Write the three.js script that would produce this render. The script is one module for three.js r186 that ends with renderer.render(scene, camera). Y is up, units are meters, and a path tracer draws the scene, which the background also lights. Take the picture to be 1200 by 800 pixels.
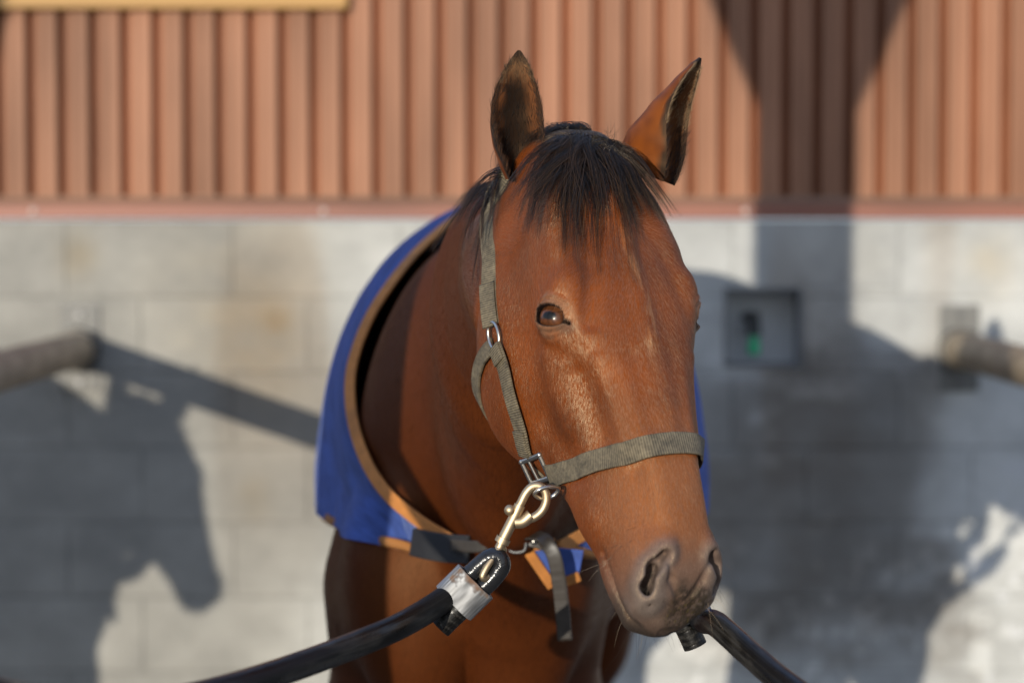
import * as THREE from 'three';
import { mergeGeometries } from 'three/addons/utils/BufferGeometryUtils.js';
import { RoundedBoxGeometry } from 'three/addons/geometries/RoundedBoxGeometry.js';

// ------------------------------------------------------------------ camera, sky, sun, exposure
const scene = new THREE.Scene();
const W = 1200, H = 800, FPX = 2800;
const camera = new THREE.PerspectiveCamera(2 * Math.atan(H / 2 / FPX) * 180 / Math.PI, W / H, 0.05, 200);
const EYE = new THREE.Vector3(0, 1.577, 6.35), PITCH = Math.atan(130 / FPX);
camera.position.copy(EYE);
camera.rotation.x = -PITCH;
camera.focus = 2.86;
camera.userData.fStop = 2.8;
camera.updateMatrixWorld(true);

const SUN = new THREE.Vector3(-0.372, 0.1305, 1).normalize();
function makeSky() {
  const w = 256, h = 128, d = new Float32Array(w * h * 4);
  for (let j = 0; j < h; j++) for (let i = 0; i < w; i++) {
    const el = ((j + 0.5) / h - 0.5) * Math.PI, az = ((i + 0.5) / w - 0.5) * 2 * Math.PI;
    const dir = new THREE.Vector3(Math.cos(el) * Math.cos(az), Math.sin(el), Math.cos(el) * Math.sin(az));
    const up = Math.max(0, dir.y), c = dir.dot(SUN);
    const hz = Math.exp(-up * 3.2);
    const glow = Math.pow(0.5 + 0.5 * c, 3.5) * 0.55 * Math.exp(-up * 1.2);
    const b = 0.66;
    d.set([b * (0.31 + 0.41 * hz + glow * 1.1), b * (0.48 + 0.39 * hz + glow * 0.9), b * (0.88 + 0.13 * hz + glow * 0.5), 1], (j * w + i) * 4);
  }
  const t = new THREE.DataTexture(d, w, h, THREE.RGBAFormat, THREE.FloatType);
  t.mapping = THREE.EquirectangularReflectionMapping; t.magFilter = THREE.LinearFilter; t.needsUpdate = true;
  return t;
}
scene.background = makeSky();
scene.environment = scene.background;
scene.backgroundIntensity = scene.environmentIntensity = 1.5;
const sun = new THREE.DirectionalLight(new THREE.Color().setRGB(1, 0.925, 0.80), 4.5);
sun.position.copy(SUN).multiplyScalar(20).add(new THREE.Vector3(0, 1, 2)); sun.target.position.set(0, 1, 2);
sun.castShadow = true; sun.shadow.radius = 0.6; sun.shadow.mapSize.set(4096, 4096);
Object.assign(sun.shadow.camera, { left: -6, right: 6, top: 4, bottom: -4, near: 1, far: 45 });
scene.add(sun, sun.target);
const renderer = new THREE.WebGLRenderer({ antialias: true });
renderer.toneMapping = THREE.LinearToneMapping;
renderer.toneMappingExposure = 1.02;
renderer.shadowMap.enabled = true;

// ------------------------------------------------------------------ helpers
const V = (x, y, z) => new THREE.Vector3(x, y, z);
function rng(seed) { let s = seed >>> 0; return () => { s = (s + 0x6D2B79F5) >>> 0; let t = s; t = Math.imul(t ^ (t >>> 15), t | 1); t ^= t + Math.imul(t ^ (t >>> 7), t | 61); return ((t ^ (t >>> 14)) >>> 0) / 4294967296; }; }
const clamp = (x, a, b) => x < a ? a : x > b ? b : x;
const lerp = (a, b, t) => a + (b - a) * t;
const sstep = (a, b, x) => { const t = clamp((x - a) / (b - a), 0, 1); return t * t * (3 - 2 * t); };
const hash3 = (x, y, z) => { let h = Math.imul(x, 374761393) ^ Math.imul(y, 668265263) ^ Math.imul(z, 2147483647 - 1274126177); h = Math.imul(h ^ (h >>> 13), 1274126177); return ((h ^ (h >>> 16)) >>> 0) / 4294967296; };
function noise(x, y, z) {
  const X = Math.floor(x), Y = Math.floor(y), Z = Math.floor(z); let a = x - X, b = y - Y, c = z - Z;
  a = a * a * (3 - 2 * a); b = b * b * (3 - 2 * b); c = c * c * (3 - 2 * c);
  const g = (i, j, k) => hash3(X + i, Y + j, Z + k);
  return lerp(lerp(lerp(g(0, 0, 0), g(1, 0, 0), a), lerp(g(0, 1, 0), g(1, 1, 0), a), b), lerp(lerp(g(0, 0, 1), g(1, 0, 1), a), lerp(g(0, 1, 1), g(1, 1, 1), a), b), c) * 2 - 1;
}
const fbm = (x, y, z, o = 4) => { let s = 0, a = 0.5; for (let i = 0; i < o; i++) { s += a * noise(x, y, z); x = x * 2.03 + 7.1; y = y * 2.03 + 3.7; z = z * 2.03 + 1.3; a *= 0.5; } return s; };
// tileable 2-D noise with period p
function tnoise(x, y, px, py, s) {
  const X = Math.floor(x), Y = Math.floor(y); let a = x - X, b = y - Y; a = a * a * (3 - 2 * a); b = b * b * (3 - 2 * b);
  const m = (v, p) => ((v % p) + p) % p, g = (i, j) => hash3(m(X + i, px), m(Y + j, py), s);
  return lerp(lerp(g(0, 0), g(1, 0), a), lerp(g(0, 1), g(1, 1), a), b) * 2 - 1;
}
function dataTex(w, h, f, srgb = false, rep = null) {
  const d = new Uint8Array(w * h * 4);
  for (let j = 0; j < h; j++) for (let i = 0; i < w; i++) { const c = f(i / w, j / h); const k = (j * w + i) * 4; d[k] = clamp(c[0] * 255, 0, 255); d[k + 1] = clamp(c[1] * 255, 0, 255); d[k + 2] = clamp(c[2] * 255, 0, 255); d[k + 3] = 255; }
  const t = new THREE.DataTexture(d, w, h, THREE.RGBAFormat);
  t.magFilter = THREE.LinearFilter; t.minFilter = THREE.LinearMipmapLinearFilter; t.wrapS = t.wrapT = THREE.RepeatWrapping;
  if (srgb) t.colorSpace = THREE.SRGBColorSpace;
  if (rep) t.repeat.set(rep[0], rep[1]);
  t.needsUpdate = true; return t;
}
const rgb = (r, g, b) => new THREE.Color().setRGB(r, g, b);
const std = (o) => new THREE.MeshStandardMaterial(o);
const phy = (o) => new THREE.MeshPhysicalMaterial(o);
const used = new Map();
function numbered(n) { const k = used.get(n) || 0; used.set(n, k + 1); return k ? `${n}_${String(k).padStart(3, '0')}` : n; }
function shade(o) { o.traverse((m) => { if (m.isMesh) { m.castShadow = true; m.receiveShadow = true; } }); return o; }
function tag(o, label, category, group) { o.userData.label = label; o.userData.category = category; if (group) o.userData.group = group; return o; }
function thing(name, label, category, group, pos = [0, 0, 0]) { const o = new THREE.Group(); o.name = numbered(name); o.position.set(...pos); scene.add(o); return tag(o, label, category, group); }
function part(name, geo, mat, parent, pos) {
  const m = new THREE.Mesh(Array.isArray(geo) ? mergeGeometries(geo.map((g) => { const n = g.index ? g.toNonIndexed() : g; for (const k of Object.keys(n.attributes)) if (!['position', 'normal', 'uv'].includes(k)) n.deleteAttribute(k); return n; })) : geo, mat);
  m.name = name; m.castShadow = m.receiveShadow = true; if (pos) m.position.set(...pos); parent.add(m); return m;
}
function structure(name, geo, mat) { const m = part(name, geo, mat, scene); m.name = numbered(name); m.userData.kind = 'structure'; return m; }
function box(x0, x1, y0, y1, z0, z1, r = 0) {
  const g = r ? new RoundedBoxGeometry(x1 - x0, y1 - y0, z1 - z0, 2, r) : new THREE.BoxGeometry(x1 - x0, y1 - y0, z1 - z0);
  return g.translate((x0 + x1) / 2, (y0 + y1) / 2, (z0 + z1) / 2);
}
function tube(pts, r, n = 60, m = 14, closed = false) { return new THREE.TubeGeometry(new THREE.CatmullRomCurve3(pts, closed, 'centripetal'), n, r, m, closed); }
// a belt of rectangular section along points, with the outward normals given; uv in metres
function belt(pts, nor, width, thick, n = 80, widthAt = null) {
  const c = new THREE.CatmullRomCurve3(pts, false, 'centripetal'), cn = new THREE.CatmullRomCurve3(nor.map((v, i) => v.clone()), false, 'centripetal');
  const pos = [], uv = [], idx = []; let len = 0, last = null;
  const prof = [[-1, -0.0], [-1, 0.8], [-0.93, 1], [-0.5, 1], [0, 1], [0.5, 1], [0.93, 1], [1, 0.8], [1, 0.0], [-1, 0]];
  for (let i = 0; i <= n; i++) {
    const t = i / n, p = c.getPoint(t), tan = c.getTangent(t), N = cn.getPoint(t).normalize();
    const S = V().crossVectors(tan, N).normalize(); N.crossVectors(S, tan).normalize();
    if (last) len += p.distanceTo(last); last = p;
    const w = (widthAt ? widthAt(t) : 1) * width / 2;
    for (const [s, h] of prof) { const q = p.clone().addScaledVector(S, s * w).addScaledVector(N, h * thick); pos.push(q.x, q.y, q.z); uv.push(len, s * w); }
  }
  const m = prof.length;
  for (let i = 0; i < n; i++) for (let j = 0; j < m - 1; j++) { const a = i * m + j, b = a + m; idx.push(a, a + 1, b, b, a + 1, b + 1); }
  for (const e of [0, n]) { const a = e * m; for (let j = 1; j < m - 2; j++) e ? idx.push(a, a + j, a + j + 1) : idx.push(a, a + j + 1, a + j); }
  const g = new THREE.BufferGeometry(); g.setAttribute('position', new THREE.Float32BufferAttribute(pos, 3)); g.setAttribute('uv', new THREE.Float32BufferAttribute(uv, 2)); g.setIndex(idx);
  const f = g.toNonIndexed(); f.computeVertexNormals();
  // smooth the broad faces along the belt
  g.computeVertexNormals(); return g;
}

// ------------------------------------------------------------------ the stable yard: wall, cladding, rails, posts, ground
const TOP = 1.604;                                    // top of the block wall
const texBlock = dataTex(512, 512, (u, v) => {
  let n = 0, a = 0.5; for (let o = 0, p = 6; o < 5; o++, p *= 2, a *= 0.55) n += a * tnoise(u * p, v * p, p, p, o + 1);
  const s = Math.max(0, tnoise(u * 9, v * 5, 9, 5, 33) - 0.35) * 0.35, g = 0.86 + n * 0.12;
  return [g - s * 0.6, g - s * 0.85, g - s * 1.2];
}, true);
const bumpBlock = dataTex(256, 256, (u, v) => { let n = 0, a = 0.5; for (let o = 0, p = 24; o < 4; o++, p *= 2, a *= 0.6) n += a * tnoise(u * p, v * p, p, p, o + 71); const c = 0.5 + n * 0.5; return [c, c, c]; });
// one painted surface for the whole wall: limewash, weaker light at the left painted in as a darker tone, damp low down behind the horse, a few rust spots
const WX0 = -4.2, WX1 = 4.2, wallTex = (() => {
  const spots = [[-1.16, 1.51, 0.035, 0.5], [-0.62, 1.315, 0.03, 0.9], [-0.66, 1.25, 0.10, 0.35], [1.27, 1.49, 0.05, 0.35], [-0.69, 0.86, 0.03, 0.5], [-1.9, 1.2, 0.05, 0.6], [2.2, 1.3, 0.05, 0.5], [-0.75, 1.41, 0.14, 0.25], [0.92, 1.52, 0.06, 0.2]];
  return dataTex(2048, 400, (u, v) => {
    const x = WX0 + u * (WX1 - WX0), y = v * 1.62, n1 = fbm(x * 2.2, y * 2.2, 3, 4), n2 = fbm(x * 9, y * 14, 8, 4), n3 = noise(x * 60, y * 60, 2);
    let g = 0.90 + n1 * 0.12 + n2 * 0.10 + n3 * 0.02, r = [g, g, g * 0.985];
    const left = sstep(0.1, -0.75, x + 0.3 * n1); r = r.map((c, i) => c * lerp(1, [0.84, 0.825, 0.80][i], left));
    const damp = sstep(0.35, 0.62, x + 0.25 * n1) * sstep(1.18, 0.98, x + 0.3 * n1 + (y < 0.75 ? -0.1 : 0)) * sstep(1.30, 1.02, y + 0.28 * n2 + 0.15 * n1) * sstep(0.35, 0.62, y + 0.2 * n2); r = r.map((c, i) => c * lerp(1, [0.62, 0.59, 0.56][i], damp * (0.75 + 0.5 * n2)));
    const sp = sstep(0.22, 0.42, noise(x * 26, y * 22, 5) * 0.7 + noise(x * 80, y * 70, 1) * 0.4) * sstep(0.95, 0.6, y) * sstep(0.2, 0.5, x); r = r.map((c) => c * (1 + 0.16 * sp));
    for (const [a, b, q, k] of spots) { const e = k * Math.exp(-((x - a) ** 2 + ((y - b) * 0.8) ** 2) / (2 * q * q)) * (0.8 + n2); r = [r[0] * (1 - 0.11 * e), r[1] * (1 - 0.20 * e), r[2] * (1 - 0.34 * e)]; }
    const drip = sstep(0.25, 0.6, noise(x * 7, y * 0.9, 4)) * 0.10 * sstep(0.4, 1.4, y); r = r.map((c, i) => c * (1 - drip * (0.7 + 0.3 * i)));
    return r;
  }, true);
})();
bumpBlock.repeat.set(60, 12);
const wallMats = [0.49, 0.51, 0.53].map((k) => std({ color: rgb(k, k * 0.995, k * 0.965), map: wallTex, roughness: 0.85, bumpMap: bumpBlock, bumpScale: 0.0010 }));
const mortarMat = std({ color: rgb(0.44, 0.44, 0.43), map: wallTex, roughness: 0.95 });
const wallUV = (g) => { const p = g.attributes.position, uv = g.attributes.uv; for (let i = 0; i < p.count; i++) uv.setXY(i, (p.getX(i) - WX0) / (WX1 - WX0), p.getY(i) / 1.62); return g; };
const HOLE = { x0: 0.566, x1: 0.772, y0: 1.214, y1: 1.424 };
function cut(r) {                                     // a rectangle less the tap recess
  const h = HOLE; if (r.x1 <= h.x0 || r.x0 >= h.x1 || r.y1 <= h.y0 || r.y0 >= h.y1) return [r];
  const out = [];
  if (r.y0 < h.y0) out.push({ ...r, y1: h.y0 }); if (r.y1 > h.y1) out.push({ ...r, y0: h.y1 });
  const y0 = Math.max(r.y0, h.y0), y1 = Math.min(r.y1, h.y1);
  if (r.x0 < h.x0) out.push({ x0: r.x0, x1: h.x0, y0, y1 }); if (r.x1 > h.x1) out.push({ x0: h.x1, x1: r.x1, y0, y1 });
  return out.filter((q) => q.x1 - q.x0 > 0.012 && q.y1 - q.y0 > 0.012);
}
{
  const wall = thing('block_wall', 'low wall of painted concrete blocks behind the horse, under the red cladding', 'wall');
  const core = []; const X0 = -4.2, X1 = 4.2;
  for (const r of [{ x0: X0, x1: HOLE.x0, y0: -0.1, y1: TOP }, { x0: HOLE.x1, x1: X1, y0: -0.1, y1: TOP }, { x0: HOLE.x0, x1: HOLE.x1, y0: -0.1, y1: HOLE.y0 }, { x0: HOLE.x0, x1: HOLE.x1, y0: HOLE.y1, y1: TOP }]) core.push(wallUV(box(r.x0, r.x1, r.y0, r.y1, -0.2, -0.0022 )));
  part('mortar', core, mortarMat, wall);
  const R = rng(5);
  for (let c = 0; c < 8; c++) {
    const y0 = -0.004 + 0.2005 * c, y1 = y0 + 0.2005;
    const off = c % 2 ? -0.1975 : 0; // joint at x=-0.987+...
    for (let x = -0.987 + off - 0.443 * 8; x < 4.2; x += 0.443) {
      const g = 0.003, r = { x0: Math.max(x + g, X0), x1: Math.min(x + 0.443 - g, X1), y0: y0 + g, y1: Math.min(y1 - g, TOP - 0.001) };
      if (r.x1 - r.x0 < 0.03) { R(); continue; }
      const mid = (r.x0 + r.x1) / 2, k = Math.floor(R() * 3), pr = R() * 0.0012;
      for (const q of cut(r)) {
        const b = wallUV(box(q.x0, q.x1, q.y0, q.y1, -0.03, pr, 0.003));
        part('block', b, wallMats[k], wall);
      }
    }
  }
}
{
  const t = thing('tap_recess', 'square recess in the wall with a tap and green hose fitting inside', 'tap', null, [0.669, 1.319, 0]);
  const liner = std({ color: rgb(0.50, 0.52, 0.53), roughness: 0.6 }), dark = std({ color: rgb(0.05, 0.052, 0.05), roughness: 0.5, metalness: 0.5 }), green = std({ color: rgb(0.02, 0.42, 0.17), roughness: 0.4 });
  const a = 0.103, b = 0.105, d = -0.12;
  part('recess_back', box(-a, a, -b, b, d - 0.01, d, 0), liner, t);
  part('recess_side', [box(-a, -a + 0.006, -b, b, d, 0.004), box(a - 0.006, a, -b, b, d, 0.004), box(-a, a, -b, -b + 0.006, d, 0.0035), box(-a, a, b - 0.006, b, d, 0.0035)], std({ color: rgb(0.15, 0.15, 0.15), roughness: 0.6 }), t);
  part('tap_body', [new THREE.CylinderGeometry(0.013, 0.013, 0.07, 16).rotateX(Math.PI / 2).translate(-0.02, 0.0, d + 0.035), new THREE.CylinderGeometry(0.016, 0.02, 0.035, 16).translate(-0.02, -0.005, d + 0.07), new THREE.SphereGeometry(0.018, 16, 12).translate(-0.02, 0.012, d + 0.065), new THREE.CylinderGeometry(0.009, 0.009, 0.04, 12).rotateZ(1.1).translate(-0.034, 0.02, d + 0.075)], dark, t);
  part('tap_handle', [new THREE.TorusGeometry(0.02, 0.006, 8, 20).rotateX(1.2).translate(-0.03, 0.03, d + 0.075)], dark, t);
  part('hose_fitting', new THREE.LatheGeometry([[0.001, 0], [0.014, 0], [0.016, 0.006], [0.016, 0.03], [0.012, 0.034], [0.013, 0.05], [0.001, 0.05]].map((p) => new THREE.Vector2(...p)), 16).translate(-0.02, -0.075, d + 0.07), green, t);
}
// red cladding: corrugated sheets with flashing
{
  const clad = thing('metal_cladding', 'red brown ribbed metal cladding above the block wall', 'cladding');
  const pit = 0.0838, zf = -0.03, dep = 0.034, y0 = 1.665, y1 = 3.3;
  const dirtTex = dataTex(256, 512, (u, v) => { let n = 0, a = 0.5; for (let o = 0, p = 4; o < 5; o++, p *= 2, a *= 0.55) n += a * tnoise(u * p * 2, v * p / 2, p * 2, Math.max(1, p / 2), o + 11); const g = 0.86 + n * 0.16; return [g, g * 0.985, g * 0.97]; }, true);
  dirtTex.repeat.set(0.9, 0.7);
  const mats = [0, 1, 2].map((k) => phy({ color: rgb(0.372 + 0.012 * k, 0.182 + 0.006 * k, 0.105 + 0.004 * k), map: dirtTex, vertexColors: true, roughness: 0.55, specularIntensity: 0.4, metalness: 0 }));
  const prof = [[0, 0], [0.004, 0.002], [0.0185, 0.0012], [0.021, -0.001], [0.033, -0.001], [0.0355, 0.0012], [0.053, 0.002], [0.057, 0], [0.0625, -dep], [0.0785, -dep], [pit, 0]];
  const first = -0.9795 * 1; let s = 0;
  for (let x = -4.2; x < 4.2; x += pit * 9, s++) {
    const pos = [], uv = [], idx = [], col = []; const xs = [];
    const o = -0.0112;                                 // phase of the ribs
    const x00 = Math.round((x - o) / pit) * pit + o;
    for (let i = 0; i < 9; i++) for (let j = 0; j < prof.length - (i < 8 ? 1 : 0); j++) xs.push([x00 + i * pit + prof[j][0], prof[j][1] + zf]);
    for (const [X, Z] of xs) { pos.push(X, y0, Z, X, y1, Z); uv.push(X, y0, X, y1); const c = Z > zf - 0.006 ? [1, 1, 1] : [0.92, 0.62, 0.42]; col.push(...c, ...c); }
    for (let i = 0; i < xs.length - 1; i++) idx.push(2 * i, 2 * i + 2, 2 * i + 1, 2 * i + 1, 2 * i + 2, 2 * i + 3);
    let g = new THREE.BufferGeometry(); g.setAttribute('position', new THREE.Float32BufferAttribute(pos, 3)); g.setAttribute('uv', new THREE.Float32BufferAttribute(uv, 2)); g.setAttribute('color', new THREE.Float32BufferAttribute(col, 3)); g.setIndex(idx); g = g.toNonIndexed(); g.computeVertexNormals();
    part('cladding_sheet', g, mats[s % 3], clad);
  }
  const flash = std({ color: rgb(0.31, 0.12, 0.075), map: dirtTex, roughness: 0.55 }), dust = std({ color: rgb(0.36, 0.21, 0.13), map: dirtTex, roughness: 0.8 });
  const strip = (pts, m, n) => { const sh = new THREE.Shape(pts.map((p) => new THREE.Vector2(...p))); const g = new THREE.ExtrudeGeometry(sh, { depth: 8.4, bevelEnabled: false, steps: 1 }); g.rotateY(-Math.PI / 2).translate(4.2, 0, 0); part(n, g, m, clad); };
  strip([[-0.075, 1.6485], [0.006, 1.6485], [0.007, 1.651], [-0.027, 1.6655], [-0.027, 1.668], [-0.075, 1.668]], dust, 'flashing_ledge');
  strip([[-0.075, 1.607], [0.004, 1.607], [0.008, 1.611], [0.008, 1.644], [0.004, 1.648], [-0.075, 1.648]], flash, 'flashing');
  part('backing', box(-4.2, 4.2, 1.6425, 3.3, -0.2, -0.078), std({ color: rgb(0.12, 0.05, 0.03), roughness: 0.9 }), clad);
  const rivet = new THREE.SphereGeometry(0.009, 10, 6, 0, Math.PI * 2, 0, Math.PI / 2).rotateX(Math.PI / 2);
  for (const x of [-3.1, -1.27, -0.5, 0.62, 1.75]) part('rivet', rivet, std({ color: rgb(0.5, 0.42, 0.36), roughness: 0.5 }), clad, [x, 1.628, 0.0085]);
}
{
  const woodTex = dataTex(512, 128, (u, v) => { let n = 0, a = 0.5; for (let o = 0, p = 2; o < 5; o++, p *= 2, a *= 0.6) n += a * tnoise(u * p, v * p * 4, p, p * 4, o + 51); const g = 0.85 + n * 0.18; return [g, g * 0.97, g * 0.9]; }, true);
  const m = std({ color: rgb(0.52, 0.30, 0.095), map: woodTex, roughness: 0.6 });
  const b = thing('timber_board', 'golden varnished timber board fixed high on the cladding, left', 'board', null, [-1.9, 2.163, -0.012]);
  part('plank', box(-1.6, 1.465, 0, 0.19, -0.017, 0.022, 0.004), m, b);
  for (const x of [-1.2, -0.4, 0.4, 1.2]) part('screw', new THREE.CylinderGeometry(0.006, 0.006, 0.003, 10).rotateX(Math.PI / 2), std({ color: rgb(0.3, 0.3, 0.3), metalness: 1, roughness: 0.4 }), b, [x, 0.1, 0.0235]);
}
// rails, plates, posts
const concreteTex = texBlock;
const railTex = dataTex(256, 256, (u, v) => { let n = 0, a = 0.5; for (let o = 0, p = 3; o < 5; o++, p *= 2, a *= 0.6) n += a * tnoise(u * p, v * p * 2, p, p * 2, o + 91); const g = 0.82 + n * 0.22; return [g, g * 0.97, g * 0.92]; }, true);
railTex.repeat.set(3, 12);
const railMat = std({ color: rgb(0.42, 0.35, 0.255), map: railTex, roughness: 0.55 }), plateMat = std({ color: rgb(0.25, 0.26, 0.265), map: railTex, roughness: 0.6, metalness: 0.15 }), socketMat = std({ color: rgb(0.10, 0.09, 0.075), roughness: 0.5, metalness: 0.4 }), boltMat = std({ color: rgb(0.13, 0.13, 0.13), roughness: 0.45, metalness: 0.8 });
const postTex = railTex.clone(); postTex.repeat.set(6, 1); postTex.needsUpdate = true;
const postMat = std({ color: rgb(0.34, 0.29, 0.23), map: postTex, roughness: 0.8 });
const POSTZ = 5.0, BAY = 2.37, P0 = -1.15;
function rail(x, label, plateLabel) {
  const y = 1.262, t = thing('stall_rail', label, 'rail', null, [x, y, 0]);
  part('pipe', new THREE.CylinderGeometry(0.047, 0.047, POSTZ - 0.06, 40, 1).rotateX(Math.PI / 2).translate(0, 0, POSTZ / 2 - 0.03), railMat, t);
  part('socket', new THREE.LatheGeometry([[0.0475, 0], [0.058, 0], [0.058, 0.05], [0.056, 0.054], [0.0475, 0.054]].map((p) => new THREE.Vector2(...p)), 40).rotateX(Math.PI / 2).translate(0, 0, 0.008), socketMat, t);
  const pl = part('wall_plate', box(-0.053, 0.053, -0.112, 0.118, 0.0015, 0.0085, 0.002), plateMat, t);
  for (const yy of [0.09, -0.088]) part('bolt', new THREE.CylinderGeometry(0.010, 0.010, 0.012, 6).rotateX(Math.PI / 2), boltMat, pl, [0, yy, 0.013]);
}
rail(P0, 'tan round stall rail at the left, bolted to the wall by a plate');
rail(P0 + BAY - 0.03, 'tan round stall rail at the right, bolted to the wall by a plate');
function post(x, label) {
  const t = thing('shelter_post', label, 'post', null, [x, 0, POSTZ]);
  part('shaft', box(-0.1, 0.1, 0.0, 3.6, -0.1, 0.1, 0.012), postMat, t);
  for (const s of [-1, 1]) {
    const sh = new THREE.Shape(); sh.moveTo(s * 0.1, 2.50); sh.lineTo(s * 0.135, 2.58); sh.lineTo(s * 0.31, 2.97); sh.lineTo(s * 0.62, 3.6); sh.lineTo(s * 0.1, 3.6); sh.closePath();
    part('bracket', new THREE.ExtrudeGeometry(sh, { depth: 0.06, bevelEnabled: false }).translate(0, 0, -0.03), postMat, t);
  }
}
post(P0 + 0.065, 'square timber shelter post left of the camera');
post(P0 + BAY + 0.035, 'square timber shelter post right of the camera');
post(P0 - BAY + 0.065, 'square timber shelter post farthest left in the yard');
{
  const bm = thing('shelter_beam', 'long timber beam lying across the shelter posts', 'beam', null, [0, 3.61, POSTZ]);
  part('timber', box(-4.6, 3.0, 0, 0.22, -0.09, 0.09, 0.01), postMat, bm);
}
{
  const gm = texBlock.clone(); gm.repeat.set(0.5, 0.5); gm.needsUpdate = true;
  const g = new THREE.PlaneGeometry(160, 160, 1, 1).rotateX(-Math.PI / 2).translate(0, 0, 40), p = g.attributes.position, uv = g.attributes.uv;
  for (let i = 0; i < p.count; i++) uv.setXY(i, p.getX(i), p.getZ(i));
  structure('ground', g, std({ color: rgb(0.21, 0.195, 0.17), map: gm, roughness: 0.9 }));
}

// ------------------------------------------------------------------ the horse: one continuous body
// Head frame: u to the horse's left, a down the face from the poll, n out of the forehead (millimetres).
const POSE = { yaw: 27, pitch: -31, roll: -1.3, at: V(0.1015, 1.680, 3.455) };
const HM = new THREE.Matrix4(), HI = new THREE.Matrix4();
{
  const d = Math.PI / 180, m = new THREE.Matrix4().makeRotationY(POSE.yaw * d).multiply(new THREE.Matrix4().makeRotationX(POSE.pitch * d)).multiply(new THREE.Matrix4().makeRotationZ(POSE.roll * d));
  const base = new THREE.Matrix4().set(1, 0, 0, 0, 0, -1, 0, 0, 0, 0, 1, 0, 0, 0, 0, 1);
  HM.makeTranslation(POSE.at.x, POSE.at.y, POSE.at.z).multiply(m).multiply(base).multiply(new THREE.Matrix4().makeScale(0.001, 0.001, 0.001));
  HI.copy(HM).invert();
}
const he = HI.elements;
const toHead = (x, y, z) => [he[0] * x + he[4] * y + he[8] * z + he[12], he[1] * x + he[5] * y + he[9] * z + he[13], he[2] * x + he[6] * y + he[10] * z + he[14]];
const headPt = (u, a, n) => V(u, a, n).applyMatrix4(HM);
const headDir = (u, a, n) => headPt(u, a, n).sub(headPt(0, 0, 0)).normalize();
// half sections of the head: a, then (u, n) from the ridge of the face round to the throat
const SEC = [
  [-40, 0, -22, 26, -24, 46, -38, 58, -62, 62, -100, 60, -140, 52, -175, 30, -195, 0, -200],
  [40, 0, 0, 38, -4, 66, -20, 80, -58, 82, -105, 80, -150, 64, -190, 36, -215, 0, -222],
  [110, 0, 6, 46, 1, 78, -16, 91, -50, 91, -108, 94, -168, 82, -235, 46, -274, 0, -282],
  [165, 0, 8, 49, 3, 82, -12, 95, -46, 94, -98, 98, -175, 88, -256, 48, -298, 0, -306],
  [210, 0, 8, 48, 2, 82, -10, 98, -44, 93, -95, 96, -178, 88, -264, 49, -305, 0, -312],
  [255, 0, 6, 44, 0, 71, -14, 87, -48, 88, -93, 92, -172, 84, -258, 48, -298, 0, -305],
  [300, 0, 4, 37, -2, 56, -17, 73, -50, 80, -88, 82, -156, 73, -234, 43, -270, 0, -277],
  [350, 0, 2, 32, -3, 47, -18, 61, -48, 69, -80, 70, -134, 61, -194, 37, -222, 0, -228],
  [400, 0, 0, 29, -4, 42, -18, 54, -45, 62, -74, 67, -118, 60, -162, 36, -184, 0, -188],
  [450, 0, -3, 27, -7, 41, -21, 52, -46, 60, -72, 66, -108, 57, -146, 35, -162, 0, -166],
  [500, 0, -8, 28, -12, 43, -24, 55, -46, 58, -70, 57, -101, 47, -131, 29, -147, 0, -151],
  [540, 0, -16, 30, -19, 48, -28, 60, -46, 60, -68, 55, -96, 44, -124, 27, -141, 0, -145],
  [572, 0, -28, 31, -30, 48, -36, 59, -52, 58, -72, 51, -96, 38, -119, 24, -135, 0, -139],
  [596, 0, -45, 28, -47, 43, -52, 51, -64, 50, -80, 43, -98, 33, -117, 21, -130, 0, -133],
  [612, 0, -62, 20, -63, 33, -67, 39, -75, 38, -87, 33, -100, 25, -113, 16, -122, 0, -125],
];
const NT = 96, A0 = -60, A1 = 640, NA = 351, centreN = [];
const RT = new Float32Array(NA * (NT + 1));
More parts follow.
